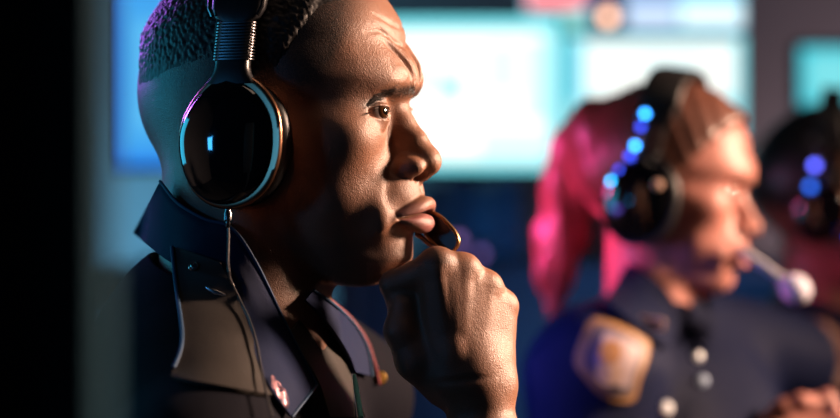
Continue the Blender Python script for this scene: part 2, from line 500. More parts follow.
# ------------------------------------------------------------------ the officer in front: fields of his body and jacket
HF = head_frame(P(411, 105, 32), 17)
S1 = np.array([-152, -118, -182.]); S2 = np.array([-62, 240, -160.])
EL = P(470, 660, -110)
def neck_f(p):
    d = chain(p, [P(236, 60, 52), P(240, 200, 52), P(243, 360, 50)], [52, 60, 66])
    # the long muscle from behind the ear to the notch of the throat
    d = smin(d, cone(p, P(235, 190, -8), P(300, 345, 30), 9, 8), 14)
    d = smin(d, cone(p, P(318, 285, 52), P(300, 345, 52), 9, 12), 16)
    return d
def man_skin(p):
    def hd(x):
        d = head_f(to_head(x, HF))
        return smin(d, near(x, neck_f, (-210, -20, -190), (-60, 125, 140)), 14)
    d = near(p, hd, (-225, -60, -190), (35, 150, 230))
    d = np.minimum(d, near(p, hand_f, P(370, 650, -110) + [0, 0, 0], (90, 75, -20)))
    # chest and shoulders under the jacket, arm down to the elbow
    def ch(x):
        b = ell(x, (-128, 62, -330), (105, 170, 215))
        b = smin(b, cone(x, (-140, 50, -110), S1, 46, 44), 40)
        b = smin(b, cone(x, (-135, 55, -110), S2, 46, 44), 40)
        b = smin(b, cone(x, S1, EL, 42, 36), 10)
        b = smin(b, cone(x, EL, P(503, 640, -45), 36, 36), 10)
        return b
    return smin(d, near(p, ch, (-260, -190, -480), (140, 300, -30)), 8)
def jacket_f(p):
    d = ell(p, (-130, 62, -330), (125, 176, 240))
    d = smin(d, cone(p, (-148, 48, -88), S1, 52, 54), 30)
    d = smin(d, cone(p, (-135, 55, -92), S2, 58, 57), 34)
    d = smin(d, cone(p, (-170, 60, -70), (-165, 60, -200), 44, 60), 40)      # upper back
    d = smin(d, ell(p, (-190, 62, -220), (92, 165, 165)), 50)
    arm = chain(p, [S1, EL, P(503, 520, -25)], [57, 52, 44], 12)
    x = p[:, 0]; z = p[:, 2]; y = p[:, 1]
    arm = arm + 1.8*np.sin((x*.9 - z*.5)/13 + np.sin(z/31)*1.6) * np.clip((x+140)/80, 0, 1)
    d = smin(d, arm, 20)
    d = d + .7*np.sin((x + z*.6)/19 + np.sin(y/23))
    return d
def collar_base(p):
    return smin(near(p, neck_f, (-210, -20, -190), (-60, 125, 140)), jacket_f(p), 22)
def openneck(p):
    """jacket with the neck opening cut out"""
    d = jacket_f(p)
    cut = smax(chain(p, [P(236, 60, 52), P(240, 200, 52), P(243, 400, 50)], [56, 66, 72]), -(p[:, 2] + 130), 4)
    v = cone(p, P(300, 300, 52), P(352, 440, 58), 30, 12)
    v = np.minimum(cut, v)
    return smax(d, -v, 3)
# ------------------------------------------------------------------ materials
def node_mat(name, col=(.5,.5,.5), rough=.5, metal=0.0, spec=.5, coat=0.0, emis=None, estr=0.0, sheen=0.0):
    m = bpy.data.materials.new(name); m.use_nodes = True
    b = m.node_tree.nodes['Principled BSDF']
    b.inputs['Base Color'].default_value = (*col, 1); b.inputs['Roughness'].default_value = rough
    b.inputs['Metallic'].default_value = metal; b.inputs['Specular IOR Level'].default_value = spec
    b.inputs['Coat Weight'].default_value = coat
    if sheen: b.inputs['Sheen Weight'].default_value = sheen
    if emis: b.inputs['Emission Color'].default_value = (*emis, 1); b.inputs['Emission Strength'].default_value = estr
    return m
def nd(m, t, **kw):
    n = m.node_tree.nodes.new(t)
    for k, v in kw.items():
        if k in n.inputs: n.inputs[k].default_value = v
        else: setattr(n, k, v)
    return n
def ln(m, a, b): m.node_tree.links.new(a, b)
def bump(m, scale, strength, dist=.0004, kind='noise', detail=4.0, stretch=None, prev=None):
    b = m.node_tree.nodes['Principled BSDF']
    co = nd(m, 'ShaderNodeTexCoord'); mp = nd(m, 'ShaderNodeMapping')
    if stretch: mp.inputs['Scale'].default_value = stretch
    ln(m, co.outputs['Object'], mp.inputs['Vector'])
    if kind == 'noise':
        t = nd(m, 'ShaderNodeTexNoise', Scale=scale, Detail=detail); out = t.outputs['Fac']
    elif kind == 'wave':
        t = nd(m, 'ShaderNodeTexWave', Scale=scale, Distortion=.3); out = t.outputs['Fac']
    else:
        t = nd(m, 'ShaderNodeTexVoronoi', Scale=scale); out = t.outputs['Distance']
    ln(m, mp.outputs['Vector'], t.inputs['Vector'])
    bp = nd(m, 'ShaderNodeBump', Strength=strength, Distance=dist)
    ln(m, out, bp.inputs['Height'])
    if prev is not None: ln(m, prev.outputs['Normal'], bp.inputs['Normal'])
    ln(m, bp.outputs['Normal'], b.inputs['Normal'])
    return bp
def mixcol(m, fac, a, bcol):
    x = nd(m, 'ShaderNodeMix', data_type='RGBA')
    ln(m, fac, x.inputs[0])
    if isinstance(a, tuple): x.inputs[6].default_value = (*a, 1)
    else: ln(m, a, x.inputs[6])
    x.inputs[7].default_value = (*bcol, 1)
    return x.outputs[2]
def skin_mat(name, base, base2, lip, hairc, sss=.12, rough=.47, pores=True):
    m = node_mat(name, base, rough, spec=.5)
    b = m.node_tree.nodes['Principled BSDF']
    co = nd(m, 'ShaderNodeTexCoord')
    n = nd(m, 'ShaderNodeTexNoise', Scale=22.0, Detail=6.0); ln(m, co.outputs['Object'], n.inputs['Vector'])
    r = nd(m, 'ShaderNodeMapRange'); r.inputs[1].default_value = .35; r.inputs[2].default_value = .65
    ln(m, n.outputs['Fac'], r.inputs[0])
    c = mixcol(m, r.outputs[0], base, base2)
    al = nd(m, 'ShaderNodeAttribute', attribute_name='lip'); c = mixcol(m, al.outputs['Fac'], c, lip)
    # short hair and temple shade: dots of pigment where the attribute says so
    ah = nd(m, 'ShaderNodeAttribute', attribute_name='stubble_shade')
    n2 = nd(m, 'ShaderNodeTexVoronoi', Scale=900.0); ln(m, co.outputs['Object'], n2.inputs['Vector'])
    r2 = nd(m, 'ShaderNodeMapRange'); r2.inputs[1].default_value = .15; r2.inputs[2].default_value = .75; r2.inputs[3].default_value = 1; r2.inputs[4].default_value = .72
    ln(m, n2.outputs['Distance'], r2.inputs[0])
    mu = nd(m, 'ShaderNodeMath', operation='MULTIPLY'); ln(m, ah.outputs['Fac'], mu.inputs[0]); ln(m, r2.outputs[0], mu.inputs[1])
    c = mixcol(m, mu.outputs[0], c, hairc)
    ln(m, c, b.inputs['Base Color'])
    b.inputs['Subsurface Weight'].default_value = sss
    b.inputs['Subsurface Radius'].default_value = (.9, .35, .2); b.inputs['Subsurface Scale'].default_value = .004
    if pores:
        p1 = bump(m, 230, .28, .0009, 'noise', 5)
        bump(m, 1150, .5, .0005, 'voronoi', prev=p1)
    return m
def fabric(name, col, rough=.6, weave=2400, strength=.35, sheen=0.0, spec=.10):
    m = node_mat(name, col, rough, spec=spec, sheen=sheen)
    p1 = bump(m, 60, .35, .0012, 'noise', 5)
    bump(m, weave, strength, .0003, 'wave', prev=p1)
    return m
M = {}
M['skin'] = skin_mat('brown skin', (.235, .105, .060), (.18, .080, .047), (.23, .085, .075), (.010, .008, .008))
M['skin_pale'] = skin_mat('fair skin', (.46, .19, .15), (.42, .16, .125), (.38, .11, .10), (.3, .12, .05), pores=False, rough=.5)
M['skin_tan'] = skin_mat('tan skin', (.30, .13, .08), (.26, .11, .07), (.30, .11, .09), (.02, .015, .01), pores=False, rough=.5)
M['hair'] = node_mat('tight black hair', (.010, .008, .009), .55, spec=.3)
M['brow'] = node_mat('brow hair', (.014, .010, .009), .5)
M['hair_red'] = node_mat('auburn hair', (.12, .045, .03), .42, spec=.5); bump(M['hair_red'], 90, .6, .002, 'noise', 3, (1, 1, .12))
M['hair_dark'] = node_mat('dark hair', (.02, .015, .014), .4)
M['navy'] = fabric('navy uniform cloth', (.003, .006, .028))
M['navy_collar'] = fabric('navy collar cloth', (.004, .009, .036), .7)
M['satin'] = fabric('black satin cloth', (.034, .030, .028), .5, 1800, .2)
M['black_cloth'] = fabric('black uniform cloth', (.005, .005, .008), .8, 2000, .2, spec=.04)
M['piping'] = node_mat('blue piping', (.012, .04, .09), .6, spec=.2)
M['gloss'] = node_mat('glossy black plastic', (.004, .004, .005), .06, spec=.55, coat=.6)
M['matt'] = node_mat('matt black plastic', (.010, .010, .012), .38, spec=.5); bump(M['matt'], 500, .2, .0002)
M['cushion'] = node_mat('black leatherette', (.012, .011, .012), .45); bump(M['cushion'], 260, .4, .0006)
M['gunmetal'] = node_mat('dark metal', (.10, .10, .11), .25, metal=1)
M['steel'] = node_mat('ribbed steel', (.62, .58, .58), .22, metal=1)
M['rib'] = node_mat('dark ribbed metal', (.16, .15, .16), .3, metal=1)
M['copper'] = node_mat('copper coloured trim', (.34, .17, .10), .28, metal=1)
M['brass'] = node_mat('brass trim', (.55, .33, .14), .35, metal=1)
M['gold'] = node_mat('gold metal', (.80, .50, .14), .3, metal=1)
M['rose'] = node_mat('rose metal', (.85, .45, .50), .25, metal=1)
M['mint'] = node_mat('mint enamel', (.30, .92, .80), .3)
M['wire'] = node_mat('grey cable', (.035, .033, .036), .4)
M['silver'] = node_mat('silver pin', (.75, .80, .85), .3, metal=.6)
M['white_plastic'] = node_mat('white plastic', (.80, .80, .82), .4)
M['foam'] = node_mat('pale grey foam', (.62, .60, .70), .8); bump(M['foam'], 300, .6, .001)
M['boom_grey'] = node_mat('light grey plastic', (.45, .43, .47), .45)
M['casing'] = node_mat('monitor casing', (.016, .024, .034), .5)
M['casing_blue_lit'] = node_mat('blue lit casing edge', (.022, .085, .13), .7, spec=.1)  # blue light on the grey plastic is put into this colour
M['sclera'] = None
def eye_mat(name, gaze, iris, c):
    """gaze: unit vector in object space; colours by the angle from the gaze"""
    m = node_mat(name, (.8,.75,.72), .08, spec=.6, coat=1.0)
    b = m.node_tree.nodes['Principled BSDF']
    g = nd(m, 'ShaderNodeTexCoord')
    vs = nd(m, 'ShaderNodeVectorMath', operation='SUBTRACT'); ln(m, g.outputs['Object'], vs.inputs[0]); vs.inputs[1].default_value = c
    v = nd(m, 'ShaderNodeVectorMath', operation='NORMALIZE'); ln(m, vs.outputs[0], v.inputs[0])
    d = nd(m, 'ShaderNodeVectorMath', operation='DOT_PRODUCT'); ln(m, v.outputs[0], d.inputs[0]); d.inputs[1].default_value = gaze
    a = nd(m, 'ShaderNodeMath', operation='ARCCOSINE'); ln(m, d.outputs['Value'], a.inputs[0])
    s = nd(m, 'ShaderNodeMath', operation='DIVIDE'); ln(m, a.outputs[0], s.inputs[0]); s.inputs[1].default_value = 1.4
    r = nd(m, 'ShaderNodeValToRGB'); ln(m, s.outputs[0], r.inputs[0])
    e = r.color_ramp.elements
    e[0].position = 0; e[0].color = (.002,.002,.002,1); e[1].position = 1; e[1].color = (.42,.24,.20,1)
    for p_, c_ in ((.15, (.002,.002,.002)), (.17, tuple(iris)), (.30, tuple(x*.7 for x in iris)), (.345, (.015,.01,.01)), (.375, (.50,.42,.40)), (.6, (.48,.38,.35))):
        x = e.new(p_); x.color = (*c_, 1)
    ln(m, r.outputs[0], b.inputs['Base Color'])
    return m
def screen_mat(name, strength):
    m = node_mat(name, (.01,.01,.01), .3)
    b = m.node_tree.nodes['Principled BSDF']
    a = nd(m, 'ShaderNodeAttribute', attribute_name='picture')
    ln(m, a.outputs['Color'], b.inputs['Emission Color']); b.inputs['Emission Strength'].default_value = strength
    return m
def lamp_mat(name, col, s): return node_mat(name, (.02,.02,.02), .4, emis=col, estr=s)
# ------------------------------------------------------------------ the officer in front
def hair_cells(p, size):
    """distance to the nearest jittered point: tight curls"""
    g = np.floor(p/size).astype(np.int64); best = np.full(len(p), 9.0)
    fr = p/size - g
    for dx in (-1, 0, 1):
        for dy in (-1, 0, 1):
            for dz in (-1, 0, 1):
                a = (g[:, 0]+dx)*73856093 ^ (g[:, 1]+dy)*19349663 ^ (g[:, 2]+dz)*83492791
                jx = ((a*1103515245+12345) >> 8 & 0xffff)/65535.; jy = ((a*22695477+1) >> 8 & 0xffff)/65535.; jz = ((a*134775813+1) >> 8 & 0xffff)/65535.
                q = (dx+jx-fr[:, 0])**2 + (dy+jy-fr[:, 1])**2 + (dz+jz-fr[:, 2])**2
                best = np.minimum(best, q)
    return np.sqrt(best).astype(F4)
VF = ([-215, -150, -100, -72, -62, -53, -40, -28, -10], [12, 18, 18, 22, 38, 60, 72, 82, 98])
def man_hair_f(p):
    q = to_head(p, HF)
    ql = q.copy(); ql[:, 1] = np.abs(ql[:, 1])
    d = smin(ell(ql, (-102, 0, 24), (107, 76, 101)), ell(ql, (-130, 0, 8), (84, 71, 72)), 30)
    vf = interp(q[:, 0], VF[0], VF[1]) + .35*np.clip(70-ql[:, 1], 0, 70)*np.clip((q[:, 0]+60)/50, 0, 1)
    t = np.clip((q[:, 2] - vf)/np.where(q[:, 0] < -125, 44, 20), -.3, 1)*np.clip((-q[:, 0]-20)/60, .45, 1)*7.0 - .6
    m = np.abs(d) < 14
    c = np.zeros(len(p), F4)
    if m.any(): c[m] = hair_cells(p[m].astype(float), 3.4)
    return smax((d - t - 1.3*np.clip(t/3+.25, .1, 1)*(1-c*1.5))*.8, (vf - q[:, 2] - 5)*.6, 3)
def surface_points(f, pix, y0=-200., y1=400., off=0.0):
    pix = np.asarray(pix, float)
    return cast(f, pix[:, 0], pix[:, 1], off, y0, y1)
def strands(mb, roots, dirs, L, r):
    for a, d_, l_ in zip(roots, dirs, L):
        m_ = a + d_*l_*.55 + np.array([0, -.25, 0]); e = a + d_*l_ + np.array([0, .1, -.2*l_*.3])
        mb.tube([a, m_, e], [r, r*.8, r*.15], n=4, cap=False)

man = thing('person', 'man in dark navy uniform and black headset resting chin on fist', 'person', W((-130, 60, -330)))
v, q = polygonise(man_skin, (-262, -195, -330), (140, 310, 240), SKIN_H)
body = np_mesh('body', v, q, M['skin'], man)
hq = to_head(v.astype(F4), HF); u_, l_, v_ = hq[:, 0], np.abs(hq[:, 1]), hq[:, 2]
# pigment: lips, the shaved / faded parts of the hair, and the temple's shade
zl = np.clip(l_/26, 0, 1)
uc = face_depth(l_, np.full_like(l_, -74.0))
inlip = ((v_ < -69.5 - 8*zl**1.3) & (v_ > -97.0 + 12*zl**1.6) & (l_ < 26) & (u_ > uc-1.5)).astype(F4)
attr(body, 'lip', inlip*np.clip((-v_-68)/16, .25, 1))
vf = interp(u_, VF[0], VF[1]) + .35*np.clip(70-l_, 0, 70)*np.clip((u_+60)/50, 0, 1)
vf2 = interp(u_ - 22, VF[0], VF[1])  # shifted forward so the hair pigment also paints the shade of the temple
st = np.clip((v_ - vf2)/24 + 1.0, 0, 1)*np.clip((-u_ - 20)/20, 0, 1)
back = np.clip((v_ + 60)/78, 0, 1)**1.2*np.clip((-66 - u_)/14, 0, 1)*.97
beard = .35*np.exp(-((v_+64)/6)**2)*np.clip((24-l_)/8, 0, 1)*(u_ > -10) + .4*np.clip((-96-v_)/12, 0, 1)*np.clip((v_+150)/12, 0, 1)*(u_ > -95)
isl = (v[:, 2] > -110) & (v[:, 0] < 30) & ~((v[:, 0] > -40) & (v[:, 2] < -40))
attr(body, 'stubble_shade', np.clip(np.maximum(np.maximum(st, back), beard), 0, 1)*isl)
v, q = polygonise(man_hair_f, (-215, -50, 20), (0, 160, 236), HAIR_H)
np_mesh('hair', v, q, M['hair'], man)
# eyes
ex, gz = from_head(EYE['c'], HF), None
ga = math.radians(52)
gaze = np.array([math.sin(ga), -math.cos(ga), .10]); gaze /= np.linalg.norm(gaze)
for sgn in (1, -1):
    c = from_head((EYE['c'][0], EYE['c'][1]*sgn, EYE['c'][2]), HF)
    mb = MB(); n_ = 28
    ax = np.array(gaze); prof = []
    for t in np.linspace(.0, math.pi, n_):                     # globe with a slight corneal bulge
        rr = EYE['r'] - .1 + (1.0*math.exp(-(t/.42)**4))
        prof.append((rr*math.sin(t)+.001, rr*math.cos(t)))
    mb.lathe(c, ax, prof[::-1], n=40)
    w_ = W(c)
    mb.build('eye', eye_mat('brown eye', tuple(gaze), (.07, .028, .012), tuple(w_)), man, sharp=180)
# brow hairs and lashes of the near eye
rg = np.random.default_rng(3)
bp = np.array(spline([(367, 105, 0), (376, 98.5, 0), (386, 94.5, 0), (397, 91.5, 0), (407, 90, 0), (415, 92, 0)], 20))[:, :2]
n_ = 2000; s_ = rg.random(n_); wid = np.interp(s_, [0, .25, .6, .9, 1], [1.3, 2.9, 4.2, 4.2, 2.8])
k_ = s_*(len(bp)-1); ii = np.clip(k_.astype(int), 0, len(bp)-2)
bpx = bp[ii] + (bp[ii+1]-bp[ii])*(k_-ii)[:, None]
bpx[:, 1] += rg.normal(.25, .72, n_)*wid
def only_head(p): return head_f(to_head(p, HF))
rt = surface_points(only_head, bpx, -60, 120, .0)

spn = to_head(surface_points(only_head, bp[::6], -60, 120, .0).astype(F4), HF)
dd = np.min([(l_ - a[1])**2 + (v_ - a[2])**2 + (u_ - a[0])**2*.3 for a in spn], 0)
stb = np.zeros(len(dd), F4); body.data.attributes['stubble_shade'].data.foreach_get('value', stb)
body.data.attributes['stubble_shade'].data.foreach_set('value', np.maximum(stb, .9*np.exp(-dd/20.0)).astype(F4))

dr = np.stack([np.interp(s_, [0, .5, 1], [-.85, -.7, -.05]), -.25+0*s_, np.interp(s_, [0, .5, 1], [-.45, .25, .9])], 1) + rg.normal(0, .18, (n_, 3))
dr /= np.linalg.norm(dr, axis=1, keepdims=True)
mb = MB(); strands(mb, rt, dr, rg.uniform(3.4, 6.4, n_), .20); mb.build('eyebrow', M['brow'], man)
n_ = 60; s_ = np.linspace(.05, 1, n_)
lp = np.stack([np.interp(s_, [0, .3, .7, 1], [365.5, 371.5, 381, 388.5]), np.interp(s_, [0, .3, .7, 1], [115.5, 110.0, 108.4, 111.5])], 1)
rt = surface_points(only_head, lp, -60, 120, .1)
dr = np.stack([.55+.3*s_, -.75+0*s_, .10+0*s_], 1) + rg.normal(0, .1, (n_, 3)); dr /= np.linalg.norm(dr, axis=1, keepdims=True)
mb = MB(); strands(mb, rt, dr, rg.uniform(3.0, 4.6, n_), .13); mb.build('eyelashes', M['brow'], man)

# jacket
v, q = polygonise(openneck, (-292, -212, -330), (150, 322, 40), JACK_H)
jacket = np_mesh('jacket', v, q, M['black_cloth'], man)
# undershirt in the V of the collar
def tee_f(p):
    c = chain(p, [P(243, 300, 52), P(250, 460, 56)], [66, 96])
    return smax(c, p[:, 2] + (p[:, 0]*-.0) + 92, 6)
# collar: one long leaf that stands round the neck and runs down to its point
R_, Q_ = 90, 20
ca = [(160, 181), (178, 203), (205, 219), (232, 228), (256, 262), (288, 328), (317, 385)]
cb_ = [(133, 233), (150, 247), (170, 262), (205, 279), (226, 292), (246, 330), (266, 380), (292, 417)]
offs = np.tile(np.interp(np.linspace(0, 1, Q_), [0, .12, .5, 1], [7, 9.5, 9, 5.0]), (R_, 1)) + .8*np.sin(np.linspace(0, 9, R_))[:, None]*np.linspace(0, 1, Q_)[None]
cg = on_surface(collar_base, ca, cb_, R_, Q_, offs, -260, 120)
mb = MB(); mb.sheet(cg, 2.4); collar = mb.build('collar', M['navy_collar'], man, sharp=50)
mb = MB(); e_ = [cg[i, 0] + [0, -.6, 0] for i in range(R_)]; mb.tube(e_, 1.25, 8); e_ = [cg[-1, j] + [0, -.6, 0] for j in range(Q_)]; mb.tube(e_, 1.0, 8)
mb.build('collar_piping', M['piping'], collar)
# inner face of the collar that stands against the neck
# shoulder strap with its button and slit
eo = np.tile(np.interp(np.arange(60), [0, 8, 20, 59], [13, 12, 5.5, 4.5])[:, None], (1, 24))
eg = on_surface(collar_base, [(172, 246), (176, 285), (182, 330), (180, 352), (170, 376)], [(220, 262), (234, 290), (246, 318), (258, 350), (272, 375), (292, 398)], 60, 24, eo, -300, 120)
mb = MB(); mb.sheet(eg, 3.0); strap = mb.build('shoulder_strap', M['satin'], man, sharp=50)
mb = MB(); mb.tube([eg[i, 0] + [0, -.8, 0] for i in range(56)], 1.5, 8); mb.build('strap_piping', M['piping'], strap)
def gridpt(g, px, py):
    """point of a sheet nearest to where a pixel looks"""
    w = g.reshape(-1, 3); s = K*(D0 + w[:, 1])/D0
    d_ = (w[:, 0]/s + 420 - px)**2 + (209 - w[:, 2]/s - py)**2
    i = int(np.argmin(d_)); R, Q = g.shape[:2]; a, b = divmod(i, Q)
    a = min(max(a, 1), R-2); b = min(max(b, 1), Q-2)
    n = np.cross(g[a+1, b]-g[a-1, b], g[a, b+1]-g[a, b-1]); n /= np.linalg.norm(n)
    if n[1] > 0: n = -n
    tx = np.array([1., 0, 0]); tx -= n*(tx@n); tx /= np.linalg.norm(tx)
    return w[i] + (P(px, py, w[i][1]) - w[i])*[1, 0, 1], n, tx, np.cross(tx, n)*-1
def ring(mb, c, tx, ty, r, rr, n=28, a0=0, a1=2*math.pi):
    full = abs(a1-a0-2*math.pi) < 1e-3
    w = np.linspace(a0, a1, n)
    mb.tube([c + r*(math.cos(t)*tx + math.sin(t)*ty) for t in w], rr, 8)
def up_of(n, tx):
    t = np.cross(n, tx); return t if t[2] > 0 else -t
c, n, tx, _ = gridpt(eg, 194, 267); ty = up_of(n, tx); c = c + n*1.0
mb = MB(); mb.lathe(c, n, [(.1, -.6), (3.6, -.5), (3.9, .2), (3.3, .9), (.1, 1.0)], 28); btn = mb.build('snap_button', M['matt'], strap)
mb = MB(); ring(mb, c + n*.8, tx, ty, 3.3, .28); ring(mb, c + n*1.0, tx, ty, 1.6, .28, 16, .8, 5.4); mb.build('button_mark', M['steel'], btn)
a_, n, tx, _ = gridpt(eg, 206, 288); b_, n2, tx, _ = gridpt(eg, 226, 296)
mb = MB(); mb.tube([a_ + n*.8, (a_+b_)/2 + n*1.6 + [0, 0, -1.2], b_ + n2*.8], [.5, 2.4, .6], 10, flat=.5); mb.build('metal_clasp', M['steel'], strap)
# rose coloured pin on the collar leaf: bent wire letters
c, n, tx, _ = gridpt(cg, 278, 393); ty = up_of(n, tx); c = c + n*1.6
def L2(pts): return [c + tx*x*1.35 + ty*y for x, y in pts]
mb = MB()
for pts in ([(-8.5, 6.5), (-7.4, 1), (-6.2, -3.5)], [(-6.5, 7), (-5.6, 2), (-3.6, -4.0)], [(-8.2, 6.8), (-6.5, 7)],
            [(-4.6, 5.5), (-3.2, -.5), (-1.2, -6)], [(-4.6, 5.5), (-2.0, 7.2), (-.2, 5), (-1.4, 2.2), (-3.4, 1.4)], [(-2.6, 1.2), (1.2, -4.8)],
            [(1.2, 5.6), (3.6, 6.2), (5.8, 3.4), (7.8, -2.2), (7.6, -6.2), (5.2, -7.4), (2.8, -4.6), (1.0, 0.6), (1.2, 5.6)], [(2.9, 3.6), (4.6, -1.8), (5.9, -5.2)], [(1.0, .6), (5.8, 3.4)]):
    mb.tube(spline(L2(pts), 5) if len(pts) > 2 else L2(pts), .42, 6)
mb.build('collar_pin', M['rose'], collar)

# far collar leaf, front placket and far shoulder strap
fa = [(306, 300), (322, 316), (338, 336), (350, 356), (356, 372)]
fb = [(314, 290), (336, 306), (356, 326), (368, 350), (372, 376)]
fg = on_surface(collar_base, fa, fb, 50, 14, 5.0, -60, 260)
mb = MB(); mb.sheet(fg, 2.2); fcol = mb.build('collar', M['navy_collar'], man, sharp=50)
mb = MB(); mb.tube([fg[i, -1] + [0, -.6, 0] for i in range(50)], 1.3, 8); mb.build('collar_piping', M['piping'], fcol)
pa = [(290, 332), (304, 356), (320, 384), (330, 417)]
pb = [(314, 300), (338, 336), (354, 372), (358, 417)]
pg = on_surface(jacket_f, pa, pb, 40, 16, 1.0, -60, 260)
mb = MB(); mb.sheet(pg, 2.0); plk = mb.build('placket', M['satin'], man, sharp=50)
mb = MB(); c0 = [pg[i, 14] + np.array([0, -1.5, 0]) for i in range(0, 40)]; mb.tube(c0, .6, 6); mb.build('placket_stitching', M['piping'], plk)
c = P(356, 376, 10); mb = MB()
pts = surface_points(jacket_f, [(354.5, 376), (356.5, 390), (359, 404), (361, 418)], -60, 260, 20)
mb.tube(pts, [2.2, 2.9, 2.9, 2.9], 12, flat=.7); pen = mb.build('pen', M['mint'], None)
tag(pen, 'mint green pen clipped to the front of the seated man\'s dark jacket', 'pen')
pts = surface_points(jacket_f, [(380, 378)], -60, 260, 3)
mb = MB(); mb.lathe(pts[0], (.25, -.95, .15), [(.1, -1), (5.4, -1), (5.8, .6), (4.6, 2.2), (.1, 2.8)], 24); mb.build('gold_button', M['gold'], jacket)
# red cord over the far shoulder
pts = surface_points(jacket_f, [(330, 300), (350, 318), (366, 340), (375, 366), (379, 384)], -60, 300, 3)
mb = MB(); mb.tube(spline(pts, 8), 1.7, 8); mb.build('lanyard_cord', node_mat('dark red cord', (.16, .03, .04), .5), jacket)
# ------------------------------------------------------------------ headsets, built in the head frame
def outline(fr_px=True):
    pts = [(232, 82), (249, 88), (263, 99), (275, 118), (279, 140), (277, 165), (268, 188), (252, 204), (232, 211), (212, 208), (196, 196), (186, 178), (181, 156), (182, 134), (192, 112), (206, 95), (217, 87)]
    o = np.array([((x-232)*K/.956, (150-y)*K) for x, y in pts])
    p = np.array(spline([(a, b, 0) for a, b in np.vstack([o, o[:1]])], 6))[:-1, :2]
    return p
CUP = (-108, -32)
def loft(rings, cap=True):
    """rings: list of (N,3)"""
    n = len(rings[0]); v = np.concatenate(rings); f = []
    for i in range(len(rings)-1):
        for j in range(n):
            k = (j+1) % n; f.append((i*n+j, i*n+k, (i+1)*n+k, (i+1)*n+j))
    if cap: f.append(tuple(range(n))[::-1]); f.append(tuple(range((len(rings)-1)*n, len(rings)*n)))
    return v, f
def headset(fr, label, mic, spots=None, band=17, big=1.0, trim='copper', crown=58):
    h = thing('headset', label, 'headset', W(from_head((-108, 0, 134), fr)))
    o = outline()*big
    def place(side, prof, name, mat, parent, shift=(0, 0)):
        rg_ = []
        for s, l in prof:
            q = np.stack([CUP[0] + shift[0] + o[:, 0]*s, np.full(len(o), l*side), CUP[1] + shift[1] + o[:, 1]*s], 1)
            rg_.append(from_head(q, fr))
        mb = MB(); mb.add(*loft(rg_)); return mb.build(name, mat, parent, sharp=55)
    for side in (1, -1):
        cup = place(side, [(.72, 84), (.9, 84), (.985, 86), (1.0, 90), (1.0, 95), (.975, 98)], 'ear_cup', M['matt'], h)
        place(side, [(.60, 66), (.80, 65), (.95, 68), (1.0, 73), (1.0, 79), (.95, 83), (.8, 84.5)], 'ear_cushion', M['cushion'], cup, (4, 0))
        place(side, [(1.02, 95.0), (1.055, 96), (1.055, 98), (1.02, 99.2), (.97, 98.8)], 'cup_trim', M[trim], cup, (3, 1))
        dome = [(.97, 97.5), (.955, 99.5), (.90, 101.8), (.80, 104.2), (.66, 106.4), (.5, 108.2), (.34, 109.4), (.18, 110.1), (.05, 110.3)]
        place(side, dome, 'cup_cover', M['gloss'], cup)
        # neck of the cup, ribbed slider and yoke
        def sec(v, hu, l, th, n=20):
            w = np.linspace(0, 2*math.pi, n, endpoint=False)
            cw, sw = np.cos(w), np.sin(w)
            return from_head(np.stack([CUP[0]+2 + hu*np.sign(cw)*np.abs(cw)**.5, side*(l + th*np.sign(sw)*np.abs(sw)**.5), np.full(n, float(v))], 1), fr)
        mb = MB(); mb.add(*loft([sec(12, 20, 96, 5), sec(19, 14.5, 95, 6), sec(24, 13, 94, 6), sec(29, 13, 93, 6)])); mb.build('cup_neck', M['matt'], cup, sharp=50)
        sl = MB(); sl.add(*loft([sec(28, 12.5, 92, 5.5), sec(42, 12.5, 89, 5.5), sec(58, 13.0, 84, 5.5)]))
        slo = sl.build('slider', M['matt'], h, sharp=50)
        for k in range(13):
            vv = 30 + k*2.25; l = 92.3 - k*.62
            mb = MB(); mb.add(*loft([sec(vv-.75, 14.0, l, 6.6), sec(vv-.4, 15.0, l, 7.2), sec(vv+.4, 15.0, l, 7.2), sec(vv+.75, 14.0, l, 6.6)])); mb.build('slider_rib', M['rib'], slo, sharp=50)
        mb = MB(); mb.add(*loft([sec(58, 12, 85, 6), sec(61, 17, 83.5, 7.5), sec(68, 20, 81.5, 8), sec(80, 21, 78, 8), sec(94, 20, 71, 8)])); mb.build('yoke', M['matt'], h, sharp=50)
        for du in (-20.5, 20.5):
            mb = MB(); mb.tube([from_head((CUP[0]+2+du*s, side*l, vv), fr) for vv, l, s in ((62, 90, .85), (68, 89, 1.0), (80, 85.5, 1.03), (94, 78.5, 1.0))], 1.5*fr['s'], 8)
            mb.build('yoke_rail', M['gunmetal'], h)
    # band over the crown
    pts = []; w = np.linspace(0, math.pi, 41)
    mb = MB(); rings = []
    for t in w:
        l = 82*math.cos(t)*(1 - .0); vv = 84 + crown*math.sin(t)
        n = np.array([0, math.cos(t)/82, math.sin(t)/crown]); n /= np.linalg.norm(n)
        rr = []
        for a in np.linspace(0, 2*math.pi, 16, endpoint=False):
            ca, sa = math.cos(a), math.sin(a)
            hu = band*abs(ca)**.5*(1 if ca > 0 else -1); th = 5.0*abs(sa)**.6*(1 if sa > 0 else -1)
            rr.append(np.array([CUP[0] + 4 + hu, l, vv]) + n*(th + 4))
        rings.append(from_head(np.array(rr), fr))
    mb.add(*loft(rings)); mb.build('headband', M['cushion'], h, sharp=60)
    if mic: mic(h, fr)
    if spots:
        for (u, l, vv, m, r) in spots:
            c = from_head((u, l, vv), fr); mb = MB()
            mb.lathe(c, fr['R'][1], [(.1, -r*.5), (r, -r*.5), (r, 0), (r*.8, r*.4), (.1, r*.6)], 16); mb.build('headset_spot', m, h)
    return h
